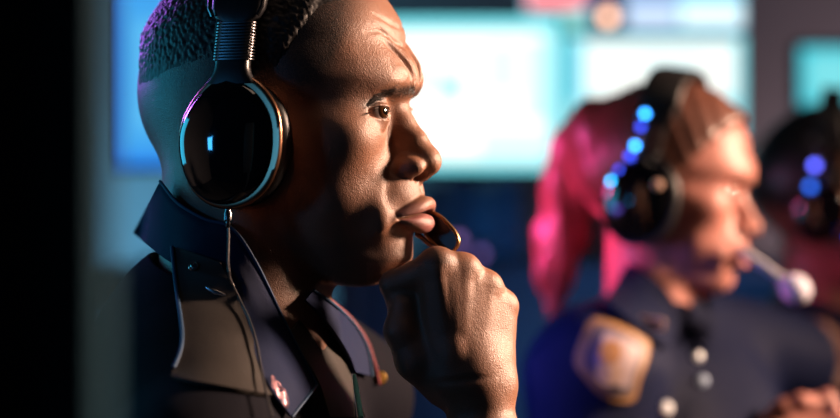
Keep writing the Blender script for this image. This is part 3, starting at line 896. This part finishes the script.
def man_mic(h, fr):
    # boom from the far cup, round the far cheek to the capsule at the lips
    a = from_head((-100, -96, -55), fr)
    pts = [a, from_head((-70, -96, -78), fr), from_head((-30, -74, -92), fr), P(405, 226, 62), P(424, 219, 44)]
    mb = MB(); mb.tube(spline(pts, 10), 2.4, 10); mb.build('microphone_boom', M['matt'], h)
    A, B = P(428, 219, 42), P(454, 246, 32)
    ax = (B-A)/np.linalg.norm(B-A); wd = np.array([.72, -.35, .60]); wd -= ax*(wd@ax); wd /= np.linalg.norm(wd); nn = np.cross(ax, wd)
    if nn[1] > 0: nn = -nn
    c = (A+B)/2; Lh = np.linalg.norm(B-A)/2 + 3
    def oval(s, off, L=Lh, Wd=9.6, n=40):
        w = np.linspace(0, 2*math.pi, n, endpoint=False)
        cw, sw = np.cos(w), np.sin(w)
        return np.array([c + ax*L*s*np.sign(x)*abs(x)**.75 + wd*Wd*s*np.sign(y)*abs(y)**.8 + nn*off for x, y in zip(cw, sw)])
    mb = MB(); mb.add(*loft([oval(.7, -6), oval(.93, -4.5), oval(1, -2), oval(1, 1), oval(.96, 2.4)])); cap = mb.build('microphone_capsule', M['matt'], h, sharp=60)
    mb = MB(); rr = oval(1.0, 2.0); mb.tube(list(rr)+[rr[0]], 1.5, 8, cap=False); mb.build('capsule_trim', M['brass'], cap)
    mb = MB(); mb.add(*loft([oval(.92, 2.2), oval(.86, 1.2), oval(.6, 1.6), oval(.3, 1.9), oval(.05, 2.0)])); mb.build('capsule_cover', M['gloss'], cap, sharp=80)
    a, b = P(421, 237, 30), P(441, 252, 26)
    mb = MB(); mb.tube(spline([P(416, 234, 40), a, (a+b)/2+[0, 0, -.6], b], 6), [2.2]*19, 10, flat=.5); mb.build('capsule_clip', M['copper'], cap)
hs = headset(HF, 'glossy black headset with ribbed sliders worn by the front man', man_mic)
# plug and cable below the near cup
mb = MB(); a = P(228, 209, -34); b = P(228, 226, -34)
mb.lathe(a, b-a, [(.1, 0), (2.2, 0), (2.4, 2), (2.9, 3), (2.9, 8), (2.2, 8.6), (1.7, 9), (1.7, 13), (1.0, 14), (.1, 14.1)], 20); plug = mb.build('cable_plug', M['gunmetal'], hs)
cpx = [(232, 283), (240, 300), (250, 321), (257, 345), (262, 372), (268, 400), (272, 418)]
sp = surface_points(lambda p: np.minimum(jacket_f(p), collar_base(p)), cpx, -300, 120, 9)
pts = [P(228, 222, -34), P(228.5, 238, -36), P(228, 258, -44), P(229, 273, -56)] + list(sp)
mb = MB(); mb.tube(spline(pts, 8), .95, 8); mb.build('cable', M['wire'], hs)
# ------------------------------------------------------------------ the officers behind
def xf(o, s, axes=None):
    """field of a thing moved to o (mm), scaled by s, its own axes given as rows"""
    R = np.eye(3) if axes is None else np.asarray(axes, float)
    return lambda p: (((p - np.asarray(o, F4)) @ R.T.astype(F4))/s).astype(F4)
HAND0 = P(470, 330, 8)
# woman in the middle
WF = head_frame(P(748, 190, 630), 20, -9, 0, 1, .875)
wy = 660.
wS1 = P(592, 372, 545); wS2 = P(790, 360, 790)
def w_neck(p): return chain(p, [P(648, 150, 650), P(650, 240, 655), P(652, 340, 660)], [40, 46, 52])
wh = xf(P(800, 442, 560), .80, [[0, 0, -1.], [0, 1, 0], [1, 0, 0]])
def w_skin(p):
    d = head_f(to_head(p, WF), male=False)*.875
    d = smin(d, w_neck(p), 12)
    d = smin(d, ell(p, P(660, 500, 670), (120, 130, 190)), 20)
    arm = cone(p, P(590, 470, 540), P(640, 560, 520), 38, 32)
    arm = smin(arm, cone(p, P(640, 560, 520), P(772, 456, 560), 32, 22), 8)
    hd = hand_f((wh(p) + HAND0.astype(F4)))*.8
    d = smin(d, arm, 8)
    return smin(d, hd, 8)
def w_jacket(p):
    d = ell(p, P(668, 545, 680), (150, 185, 265))
    d = smin(d, cone(p, P(650, 330, 650), wS1, 52, 62), 34)
    d = smin(d, cone(p, P(660, 330, 660), wS2, 52, 56), 34)
    arm = chain(p, [wS1, P(590, 480, 530), P(640, 565, 520), P(752, 478, 555)], [66, 58, 48, 36], 12)
    d = smin(d, arm, 22) + 2*np.sin((p[:, 0]+p[:, 2]*.7)/26)
    cut = cone(p, P(650, 240, 655), P(652, 360, 660), 50, 58)
    v = cone(p, P(680, 310, 640), P(700, 372, 600), 30, 8)
    return smax(d, -np.minimum(cut, v), 4)
def w_hair(p):
    q = to_head(p, WF); ql = q.copy(); ql[:, 1] = np.abs(ql[:, 1])
    d = smin(ell(ql, (-100, 0, 22), (108, 81, 96)), ell(ql, (-126, 0, 4), (86, 74, 70)), 30) - 2
    # hairline: bare forehead and face
    hl = np.maximum(-( (-30 - .9*(q[:, 2]-52)*-1) - q[:, 0]), 0)
    edge = q[:, 0] - interp(q[:, 2], [-80, -50, -20, 20, 50, 75, 100], [-125, -112, -84, -58, -40, -22, 5])
    d = smax(d, edge*.7, 8)
    d = smax(d, -(q[:, 2] + 62 + (q[:, 0]+130)*.3), 8)
    d = (d + .8*np.sin(q[:, 0]/3.2 + q[:, 2]/5))*.85
    # gathered at the back, falling behind the shoulder
    t = chain(p, [P(596, 130, 680), P(583, 150, 705), P(570, 190, 725), P(562, 235, 725), P(556, 275, 715), P(552, 312, 705)], [34, 33, 31, 28, 21, 9], 10)
    t = t + 1.6*np.sin(p[:, 0]/5 + 2*np.sin(p[:, 2]/40)) + 1.0*np.sin(p[:, 1]/4)
    return smin(d*.89, t, 14)
woman = thing('person', 'woman with auburn ponytail in navy uniform, looking down behind the front man', 'person', W(P(668, 545, 680)))
lo = P(520, 60, 420); 
v, q = polygonise(w_skin, (70, 430, -330), (520, 830, 200), 3.2)
wb = np_mesh('body', v, q, M['skin_pale'], woman)
hq = to_head(v.astype(F4), WF); l_ = np.abs(hq[:, 1])
uc = face_depth(l_, np.full_like(l_, -74.0))
attr(wb, 'lip', ((hq[:, 2] < -70) & (hq[:, 2] > -96) & (l_ < 22) & (hq[:, 0] > uc-1)).astype(F4))
attr(wb, 'stubble_shade', np.zeros(len(v)))
v, q = polygonise(w_jacket, (60, 400, -330), (620, 900, 60), 5.0)
wj = np_mesh('jacket', v, q, M['navy'], woman)
v, q = polygonise(w_hair, (70, 520, -170), (420, 830, 230), 3.4)
np_mesh('hair', v, q, M['hair_red'], woman)
def eyes_for(fr, parent, iris):
    for sgn in (1, -1):
        c = from_head((EYE['c'][0], EYE['c'][1]*sgn, EYE['c'][2]), fr); g = fr['R'][0]*.98 + fr['R'][1]*.2*1 + fr['R'][2]*-.15; g = g/np.linalg.norm(g)
        mb = MB(); mb.lathe(c, g, [(EYE['r']*fr['s']*math.sin(t)+.001, EYE['r']*fr['s']*math.cos(t)) for t in np.linspace(math.pi, 0, 18)], 24)
        mb.build('eye', eye_mat('eye colours', tuple(g), iris, tuple(W(c))), parent, sharp=180)
eyes_for(WF, woman, (.05, .08, .10))
def brow_for(fr, parent, mat, f, fwd=2.0):
    for sgn in (1, -1):
        pts = []
        for l, vv in ((14, 9), (24, 13.5), (34, 14), (44, 9)):
            u = float(face_depth(np.array([l], F4), np.array([vv], F4))[0]); pts.append(from_head((u+fwd, sgn*l, vv), fr))
        mb = MB(); mb.tube(spline(pts, 5), list(np.interp(np.linspace(0, 1, 16), [0, .4, 1], [2.2, 2.2, .8])), 8, flat=.6); mb.build('eyebrow', mat, parent)
brow_for(WF, woman, node_mat('auburn brow', (.16, .06, .03), .6), None)
# collar leaves of her uniform
def w_base(p): return smin(w_neck(p), w_jacket(p), 16)
g = on_surface(w_base, [(628, 262), (650, 275), (668, 292), (684, 318)], [(606, 300), (628, 318), (648, 334), (668, 348)], 24, 8, 8.0, 300, 900)
mb = MB(); mb.sheet(g, 4); wc = mb.build('collar', M['navy'], woman)
g = on_surface(w_base, [(694, 296), (704, 306), (716, 320)], [(688, 322), (696, 340), (706, 352)], 16, 8, 6.0, 300, 900)
mb = MB(); mb.sheet(g, 4); mb.build('collar', M['navy'], woman)
c = surface_points(w_base, [(652, 323)], 300, 900, 12)[0]
mb = MB(); mb.box(c, (13, 1.5, 6), [[.94, -.3, -.15], [.3, .95, 0], [.15, -.05, .98]], 1.2); mb.build('collar_insignia', node_mat('tan metal', (.55, .38, .30), .4, metal=.3), wc)
# shoulder badge on her near sleeve
def patch(cpx, size, shape, mat, name, parent, f, thick=2.0, off=2.0, tilt=0):
    """curved badge pressed onto the surface"""
    n = len(shape); rings = []
    for s in (1.0, .9, .72, .5, .28, .04):
        rings.append([(cpx[0] + x*size[0]*s, cpx[1] + y*size[1]*s) for x, y in shape])
    pix = [p_ for r in rings for p_ in r]
    pts = surface_points(f, pix, 200, 1400, off)
    R = [pts[i*n:(i+1)*n] for i in range(len(rings))]
    back = R[0] + np.array([0, 3., 0])
    mb = MB(); mb.add(*loft([back, R[0] + np.array([0, -.2, 0])] + R[1:])); return mb.build(name, mat, parent, sharp=60)
SH = [(-.78, -.62), (-.55, -1.0), (0, -.92), (.55, -.72), (1.0, -.45), (.98, -.02), (.78, .45), (.62, .95), (.2, 1.0), (-.35, .82), (-.72, .45), (-1.0, .12), (-.95, -.25)]
SH = np.array(spline([(a, b, 0) for a, b in SH + SH[:1]], 4))[:-1, :2]
jf = lambda p: w_jacket(p)
b0 = patch((612, 360), (37, 42), SH, node_mat('gold thread border', (.30, .15, .055), .5), 'shoulder_badge', woman, jf, off=3)
b1 = patch((614, 360), (29.5, 35), SH, node_mat('dark badge field', (.10, .075, .09), .6), 'badge_field', b0, jf, off=4.4)
b2 = patch((617, 360), (21, 27), SH, node_mat('silver grey thread', (.40, .30, .31), .5), 'badge_shield', b0, jf, off=5.6)
CI = [(math.cos(t), math.sin(t)) for t in np.linspace(0, 2*math.pi, 28, endpoint=False)]
patch((611, 352), (11, 12), CI, node_mat('amber thread', (.42, .20, .07), .5), 'badge_seal', b2, jf, off=7)
patch((609, 373), (13, 13), CI, node_mat('cream thread', (.60, .40, .25), .5), 'badge_seal', b2, jf, off=6.8)
for (x, y, r, mat, nm) in ((698, 357, 5.5, M['silver'], 'breast_pin'), (703, 381, 6, node_mat('blue grey enamel', (.35, .45, .60), .3, metal=.3), 'breast_pin'), (667, 408, 6.5, node_mat('pearl white enamel', (.85, .9, .95), .3), 'jacket_button')):
    pt = surface_points(jf, [(x, y)], 200, 1400, 1.5)[0]
    mb = MB(); mb.lathe(pt, (.35, -.92, .15), [(.1, -2), (r, -2), (r*1.05, 0), (r*.8, 2.2), (.1, 3.2)], 20); mb.build(nm, mat, wj)
def woman_mic(h, fr):
    a = from_head((-96, -96, -60), fr)
    pts = [a, from_head((-50, -88, -84), fr), from_head((0, -50, -92), fr), P(741, 252, 600), P(758, 262, 585), P(783, 280, 575)]
    mb = MB(); mb.tube(spline(pts, 8), [3.0]*24 + [5.0]*17, 12); mb.build('microphone_boom', M['boom_grey'], h)
    c = P(795, 289, 572); mb = MB()
    mb.lathe(c, (.75, -.1, -.5), [(15*math.sin(t)+.01, 17*math.cos(t)) for t in np.linspace(math.pi, 0, 18)], 28)
    mb.build('microphone_foam', M['foam'], h, sharp=180)
blue1 = lamp_mat('blue light', (.03, .30, .95), 14); blue2 = lamp_mat('deep blue light', (.03, .06, .70), 6); blue3 = lamp_mat('cyan light', (.02, .45, 1.0), 10)
headset(WF, 'black headset with pale foam microphone worn by the auburn-haired woman', woman_mic, trim='matt', band=25, big=1.12, crown=42,
        spots=[(-120, 93, 56, blue2, 3.2), (-118, 90, 72, blue1, 3.2), (-122, 98, 33, blue1, 3.2), (-126, 100, 20, blue2, 3.6), (-142, 101, -13, blue3, 4.0), (-136, 101, 2, blue2, 3.0), (-86, 108, -8, node_mat('tan metal glint', (.9, .6, .45), .3, metal=.4), 5.0)])  # the tan disc is added for a highlight on the cup

# third officer, far right
TF = head_frame(P(900, 196, 1000), 12, -4, 0, 1, .86)
th = xf(P(826, 366, 930), .95)
def t_neck(p): return chain(p, [P(818, 190, 1030), P(818, 260, 1035), P(820, 340, 1040)], [40, 48, 56])
def t_skin(p):
    d = smin(head_f(to_head(p, TF))*.86, t_neck(p), 12)
    d = smin(d, hand_f(th(p) + HAND0.astype(F4))*.95, 8)
    return smin(d, ell(p, P(824, 480, 1050), (130, 160, 190)), 20)
def t_jacket(p):
    d = ell(p, P(815, 540, 1050), (165, 200, 290))
    d = smin(d, cone(p, P(812, 325, 1030), P(745, 395, 900), 56, 62), 40)
    d = smin(d, cone(p, P(820, 325, 1040), P(900, 380, 1190), 56, 62), 40)
    d = smin(d, chain(p, [P(745, 395, 900), P(800, 560, 860), P(840, 440, 925)], [62, 50, 40], 12), 20)
    d = d + 2*np.sin((p[:, 0]-p[:, 2]*.7)/28)
    return smax(d, -cone(p, P(818, 240, 1035), P(820, 345, 1040), 58, 66), 4)
def t_hair(p):
    q = to_head(p, TF); ql = q.copy(); ql[:, 1] = np.abs(ql[:, 1])
    d = smin(ell(ql, (-102, 0, 24), (110, 79, 104)), ell(ql, (-130, 0, 8), (86, 74, 74)), 30)
    d = smax(d, (q[:, 0] - interp(q[:, 2], [-60, -20, 20, 50, 75, 100], [-120, -90, -62, -44, -22, 5]))*.7, 6)
    return smax(d, -(q[:, 2] + 40 + (q[:, 0]+130)*.2), 8)*.9
third = thing('person', 'dark-haired person in navy uniform and headset at the right edge, fist raised', 'person', W(P(815, 540, 1050)))
v, q = polygonise(t_skin, (380, 830, -330), (700, 1250, 240), 4.5)
tb = np_mesh('body', v, q, M['skin_tan'], third); attr(tb, 'lip', np.zeros(len(v))); attr(tb, 'stubble_shade', np.zeros(len(v)))
v, q = polygonise(t_jacket, (300, 780, -400), (860, 1320, 60), 6.5)
np_mesh('jacket', v, q, M['navy'], third)
v, q = polygonise(t_hair, (380, 880, -60), (680, 1200, 260), 4.5)
np_mesh('hair', v, q, M['hair_dark'], third)
eyes_for(TF, third, (.05, .03, .02)); brow_for(TF, third, M['brow'], None)
def third_mic(h, fr):
    pts = [from_head((-96, 99, -62), fr), from_head((-55, 94, -86), fr), from_head((-8, 60, -92), fr), from_head((24, 20, -90), fr)]
    mb = MB(); mb.tube(spline(pts, 8), 3.0, 10); mb.build('microphone_boom', M['matt'], h)
    mb = MB(); mb.lathe(from_head((27, 16, -90), fr), (1, -.3, 0), [(9*math.sin(t)+.01, 12*math.cos(t)) for t in np.linspace(math.pi, 0, 14)], 20); mb.build('microphone_foam', M['matt'], h, sharp=180)
headset(TF, 'black headset with blue lights worn by the person at the right edge', third_mic,
        spots=[(-122, 112, 34, lamp_mat('violet blue light', (.10, .12, .95), 8), 4.2), (-126, 112, 4, lamp_mat('soft blue light', (.02, .12, .75), 5), 4.5), (-66, 112, -62, blue2, 3.5)])
# ------------------------------------------------------------------ room and screens
def structure(o): o['kind'] = 'structure'; return o
def wall_mat(name, c, c2, s=3.0):
    m = node_mat(name, c, .75)
    b = m.node_tree.nodes['Principled BSDF']; co = nd(m, 'ShaderNodeTexCoord')
    n = nd(m, 'ShaderNodeTexNoise', Scale=s, Detail=5.0); ln(m, co.outputs['Object'], n.inputs['Vector'])
    ln(m, mixcol(m, n.outputs['Fac'], c, c2), b.inputs['Base Color']); bump(m, 120, .3, .001); return m
YB = 2350.
def slab(name, c, h, mat): mb = MB(); mb.box(c, h); return structure(mb.build(name, mat, smooth=False))
slab('wall_back', (0, YB+60, 150), (2600, 50, 1400), wall_mat('grey blue wall paint', (.16, .15, .17), (.12, .11, .13)))
slab('wall_left', (-2650, 300, 150), (50, 2200, 1400), wall_mat('grey wall paint', (.16, .16, .18), (.13, .13, .15)))
slab('wall_right', (2650, 300, 150), (50, 2200, 1400), wall_mat('grey wall paint right', (.16, .15, .16), (.13, .12, .13)))
slab('floor', (0, 300, -1250), (2700, 2200, 50), wall_mat('dark carpet', (.03, .03, .04), (.04, .04, .05), 30))
slab('ceiling', (0, 300, 1600), (2700, 2200, 50), wall_mat('dark ceiling', (.05, .05, .06), (.04, .04, .05)))
def rrect(x, y, x0, x1, y0, y1, r, soft=2.0):
    cx, cy = (x0+x1)/2, (y0+y1)/2; hx, hy = (x1-x0)/2, (y1-y0)/2
    qx = np.abs(x-cx)-hx+r; qy = np.abs(y-cy)-hy+r
    d = np.hypot(np.maximum(qx, 0), np.maximum(qy, 0)) + np.minimum(np.maximum(qx, qy), 0) - r
    return np.clip(.5 - d/soft, 0, 1)
def lin(c): return np.array([(x/255)**2.2 for x in c])
def monitor(x0, x1, y0, y1, Y, base, blocks, label, name='monitor', strength=1.0, bez=9, stand=True, n=90, bezmat=None, cat='monitor'):
    """screen seen between the pixels x0..x1, y0..y1 at depth Y; blocks paint its windows (colours as displayed)"""
    a = P(x0, y1, Y); b = P(x1, y0, Y); w, h = b[0]-a[0], b[2]-a[2]; c = (a+b)/2
    t = thing(name, label, cat, W(c + [0, 30, -h/2 - (152 if stand else 0)]))
    mb = MB(); mb.box(c + [0, 16, 0], (w/2+bez, 14, h/2+bez), bev=4); cs = mb.build('casing', bezmat or M['casing'], t)
    ny = max(10, int(n*h/w)); X, Z = np.meshgrid(np.linspace(0, 1, n+1), np.linspace(0, 1, ny+1), indexing='ij')
    vs = np.stack([a[0] + X*w, np.full_like(X, Y + .5), a[2] + Z*h], -1).reshape(-1, 3)
    i, j = np.meshgrid(np.arange(n), np.arange(ny), indexing='ij'); i = i.ravel(); j = j.ravel(); Q = ny+1
    f = np.stack([i*Q+j, (i+1)*Q+j, (i+1)*Q+j+1, i*Q+j+1], 1)
    s = np_mesh('screen', vs, f, screen_mat('lit screen', strength), t, smooth=False)
    px = x0 + X.ravel()*(x1-x0); py = y1 + Z.ravel()*(y0-y1)
    col = np.tile(lin(base), (len(px), 1))
    for (bx0, bx1, by0, by1, r, cc, soft) in blocks:
        k = rrect(px, py, bx0, bx1, by0, by1, r, soft)[:, None]; col = col*(1-k) + lin(cc)*k
    at = s.data.attributes.new('picture', 'FLOAT_COLOR', 'POINT')
    at.data.foreach_set('color', np.concatenate([col, np.ones((len(col), 1))], 1).astype(F4).ravel())
    if stand:
        mb = MB(); mb.box(c + [0, 42, -h/2-60], (22, 8, 84), bev=3); mb.box(c + [0, 30, -h/2-147], (95, 70, 5), bev=3); mb.build('stand', M['casing'], t)
    else:
        mb = MB(); mb.box(c + [0, (YB+10-Y-30)/2+30, 0], (20, (YB+10-Y-30)/2, 20), bev=3); mb.build('wall_bracket', M['casing'], t)
    return t
YS = 1830.
cy = (95, 225, 240)
monitor(372, 559, 19, 170, YS, (120, 232, 244), [
    (384, 548, 32, 160, 6, (255, 252, 240), 7), (486, 520, 44, 92, 3, (215, 250, 228), 5), (438, 462, 76, 98, 2, (150, 236, 246), 4), (404, 432, 70, 84, 2, (170, 240, 245), 4),
    (425, 470, 126, 140, 2, (205, 244, 246), 5), (480, 552, 134, 156, 2, (200, 245, 250), 5), (528, 552, 40, 120, 2, (190, 244, 250), 5)], 'large white and cyan monitor in front of the man\'s face', strength=1.35)
monitor(524, 744, -34, 31, YS+40, (130, 175, 200), [
    (528, 584, -30, 8, 1, (245, 110, 120), 3), (524, 588, 10, 31, 1, (120, 190, 185), 4), (588, 626, -30, 31, 1, (60, 60, 90), 4), (628, 676, 6, 26, 1, (185, 200, 225), 4), (628, 676, -30, 4, 1, (120, 150, 190), 4), (681, 742, 4, 26, 1, (215, 240, 246), 4), (681, 742, -30, 1, 1, (110, 190, 210), 4)],
    'upper monitor with red strip and grey-blue panels at the top edge', strength=1.5, stand=False, bez=5)
monitor(564, 744, 37, 134, YS+36, (130, 228, 240), [
    (584, 736, 42, 98, 3, (248, 252, 246), 6), (566, 582, 46, 100, 2, (120, 215, 235), 4), (640, 700, 56, 70, 2, (225, 248, 248), 4), (566, 740, 104, 128, 2, (170, 236, 244), 4)], 'wide white monitor above the woman\'s head', strength=1.2, bez=3)
monitor(800, 905, 47, 106, YS+60, (60, 200, 218), [(808, 900, 54, 100, 5, (125, 228, 236), 8)], 'cyan monitor at the right edge above the third person', strength=1.0)
monitor(108, 300, -60, 166, YS-200, (30, 110, 240), [
    (114, 296, -56, 158, 6, (70, 165, 240), 16), (132, 290, 20, 130, 4, (95, 190, 245), 16)], 'blue monitor on the left behind the man\'s head', strength=1.0)
# desks that carry the monitors, with drawer fronts
def desk(x0, x1, ytop, Y, dep, mat, label, name='desk'):
    a = P(x0, ytop, Y); b = P(x1, ytop, Y); c = (a+b)/2; w = (b[0]-a[0])/2
    t = thing(name, label, 'desk', W(np.array([c[0], c[1]+dep/2, -1200])))
    mb = MB(); mb.box(c + [0, dep/2, -12], (w, dep/2, 12), bev=3); mb.build('desktop', mat, t)
    for x in (-w+20, w-20):
        mb = MB(); mb.box((c[0]+x, c[1]+dep/2, (c[2]-24-1200)/2), (12, dep/2-20, (c[2]-24+1200)/2)); mb.build('side_panel', mat, t)
    mb = MB(); mb.box((c[0], c[1]+dep*.75, (c[2]-24-900)/2 + 100), (w-34, 8, 300)); mb.build('back_panel', mat, t)
    return t
zt = P(0, 170, YS)[2]
# row of binders / equipment boxes under the middle screen, seen as dark blue and brown uprights
eq = [(448, 468, 180, (.015, .07, .13)), (470, 492, 186, (.02, .12, .20)), (495, 516, 178, (.018, .09, .16)), (519, 540, 176, (.11, .055, .045)), (543, 566, 174, (.13, .065, .06)), (424, 446, 184, (.015, .05, .09))]
for i, (x0, x1, yt, cc) in enumerate(eq):
    a = P(x0, 262, YS-117); b = P(x1, yt, YS-117); c = (a+b)/2
    mb = MB(); mb.box(c, ((b[0]-a[0])/2, 52, (b[2]-a[2])/2), bev=3)
    o = mb.build('binder', node_mat('binder board', cc, .5), None)
    cn = ['dark teal', 'blue', 'deep blue', 'brown', 'reddish brown', 'navy'][i]
    tag(o, f'{cn} upright binder standing on the desk below the large white monitor', 'binder', 'binders below the monitor')
    mb = MB(); mb.lathe(c + [0, -52.5, -30], (0, -1, 0), [(.1, 0), (7, 0), (7, 1), (4, 1.2), (.1, 1.2)], 16); mb.build('finger_ring', M['gunmetal'], o)
desk(330, 900, 262, YS-185, 445, node_mat('dark desk laminate', (.03, .035, .05), .4), 'long dark desk behind the officers under the monitors')
desk(60, 300, 268.5, YS-420, 380, node_mat('blue grey desk laminate', (.05, .06, .08), .4), 'desk under the blue monitor on the left')
# small lamps
def lamp(px, py, Y, r, mat, label, ringm=None):
    c = P(px, py, Y); t = thing('indicator_lamp', label, 'lamp', W(c))
    mb = MB(); mb.lathe(c, (0, -1, 0), [(.1, 0), (r, 0), (r, 2), (r*.7, 5), (.1, 6)], 24); mb.build('lens', mat, t)
    mb = MB(); mb.lathe(c, (0, -1, 0), [(r*1.0, -6), (r*1.35, -6), (r*1.35, 2), (r*1.0, 3)], 24); mb.build('housing', M['gunmetal'], t)
    return t
lamp(608, 17, YS+35, 13, lamp_mat('orange light', (1.0, .55, .35), 4.0), 'round orange lamp glowing in front of the upper monitor')
lamp(458, 240, YS-176, 8, lamp_mat('violet light', (.35, .18, .55), 1.6), 'dim violet lamp beside the mouth of the front man')
lamp(481, 254, YS-176, 8, lamp_mat('dim violet light', (.25, .14, .5), 1.3), 'dim violet lamp just above the fist')
# partition edge close to the camera on the left
pt = thing('monitor', 'dark blurred monitor edge close to the camera at far left', 'monitor', W((-160, -770, -300)))
mb = MB(); mb.box((-209, -745, 0), (73, 30, 260), bev=3); mb.build('casing', M['casing'], pt)
mb = MB(); mb.box((-124, -757, 0), (12, 16, 262), bev=3); mb.build('bezel', M['casing_blue_lit'], pt)
mb = MB(); mb.box((-165, -745, -730), (30, 20, 470), bev=3); mb.build('stand', M['casing'], pt)

# ------------------------------------------------------------------ light
wd = bpy.data.worlds.new('room'); bpy.context.scene.world = wd; wd.use_nodes = True
wd.node_tree.nodes['Background'].inputs[0].default_value = (.10, .12, .22, 1); wd.node_tree.nodes['Background'].inputs[1].default_value = .02
def area(name, loc, sx, sy, col, pw, tgt, spread=None):
    l = bpy.data.lights.new(name, 'AREA'); l.shape = 'RECTANGLE'; l.size = sx/1000; l.size_y = sy/1000; l.energy = pw; l.color = col
    if spread: l.spread = math.radians(spread)
    o = bpy.data.objects.new(name, l); C.objects.link(o); o.location = W(loc)
    o.rotation_euler = (W(tgt)-W(loc)).to_track_quat('-Z', 'Y').to_euler(); return o
area('warm_key', (1800, 420, 560), 340, 340, (1.0, .66, .47), 24, (60, 120, -20), 62)  # warm key from the right, out of view
area('teal_backlight', (-900, 250, 120), 420, 420, (.03, .50, .80), 3.6, (-150, 50, 0))  # unseen teal light behind left, apart from the blue monitor
area('blue_accent', (-700, -480, 80), 60, 110, (.05, .42, 1.0), .5, (-150, 0, -120))  # added for a small reflection on the cup and tint on jaw; no screen
area('pink_light', (-230, 640, 110), 120, 120, (1.0, .07, .36), .55, (110, 705, 5), 36)
area('top_fill', (250, -200, 1400), 500, 500, (1.0, .72, .55), 1.3, (-50, -60, -200))  # soft fill from above, added for the shoulder strap
area('right_wall_glow', (1000, 1650, -300), 400, 300, (1.0, .72, .74), 7.0, (700, 2300, 300))
area('violet_rim', (-560, 560, 330), 200, 200, (.45, .14, 1.0), .16, (-170, 60, 160), 26)
area('violet_glow', (-120, 400, -60), 100, 100, (.22, .14, 1.0), .22, (190, 560, -200), 60)
area('back_blue', (400, 1500, -300), 600, 300, (.10, .35, 1.0), 1.5, (300, 2300, 0))
area('left_wall_glow', (-640, 1750, -260), 400, 200, (.20, .70, 1.0), 6.0, (-560, 2300, 20), 120)

cam = bpy.data.cameras.new('camera'); co = bpy.data.objects.new('camera', cam); C.objects.link(co)
cam.sensor_width = 36; cam.lens = 36*D0/(840*K)
co.location = (0, -D0/1000, ZC); co.rotation_euler = (math.pi/2, 0, 0)
cam.dof.use_dof = True; cam.dof.focus_distance = (D0 - 5)/1000; cam.dof.aperture_fstop = cam.lens/38.0
cam.clip_start = .02
sc = bpy.context.scene; sc.camera = co
sc.view_settings.view_transform = 'Standard'; sc.view_settings.look = 'None'; sc.view_settings.exposure = 0; sc.view_settings.gamma = 1
sc.view_settings.use_curve_mapping = False
sc.cycles.sample_clamp_indirect = 4
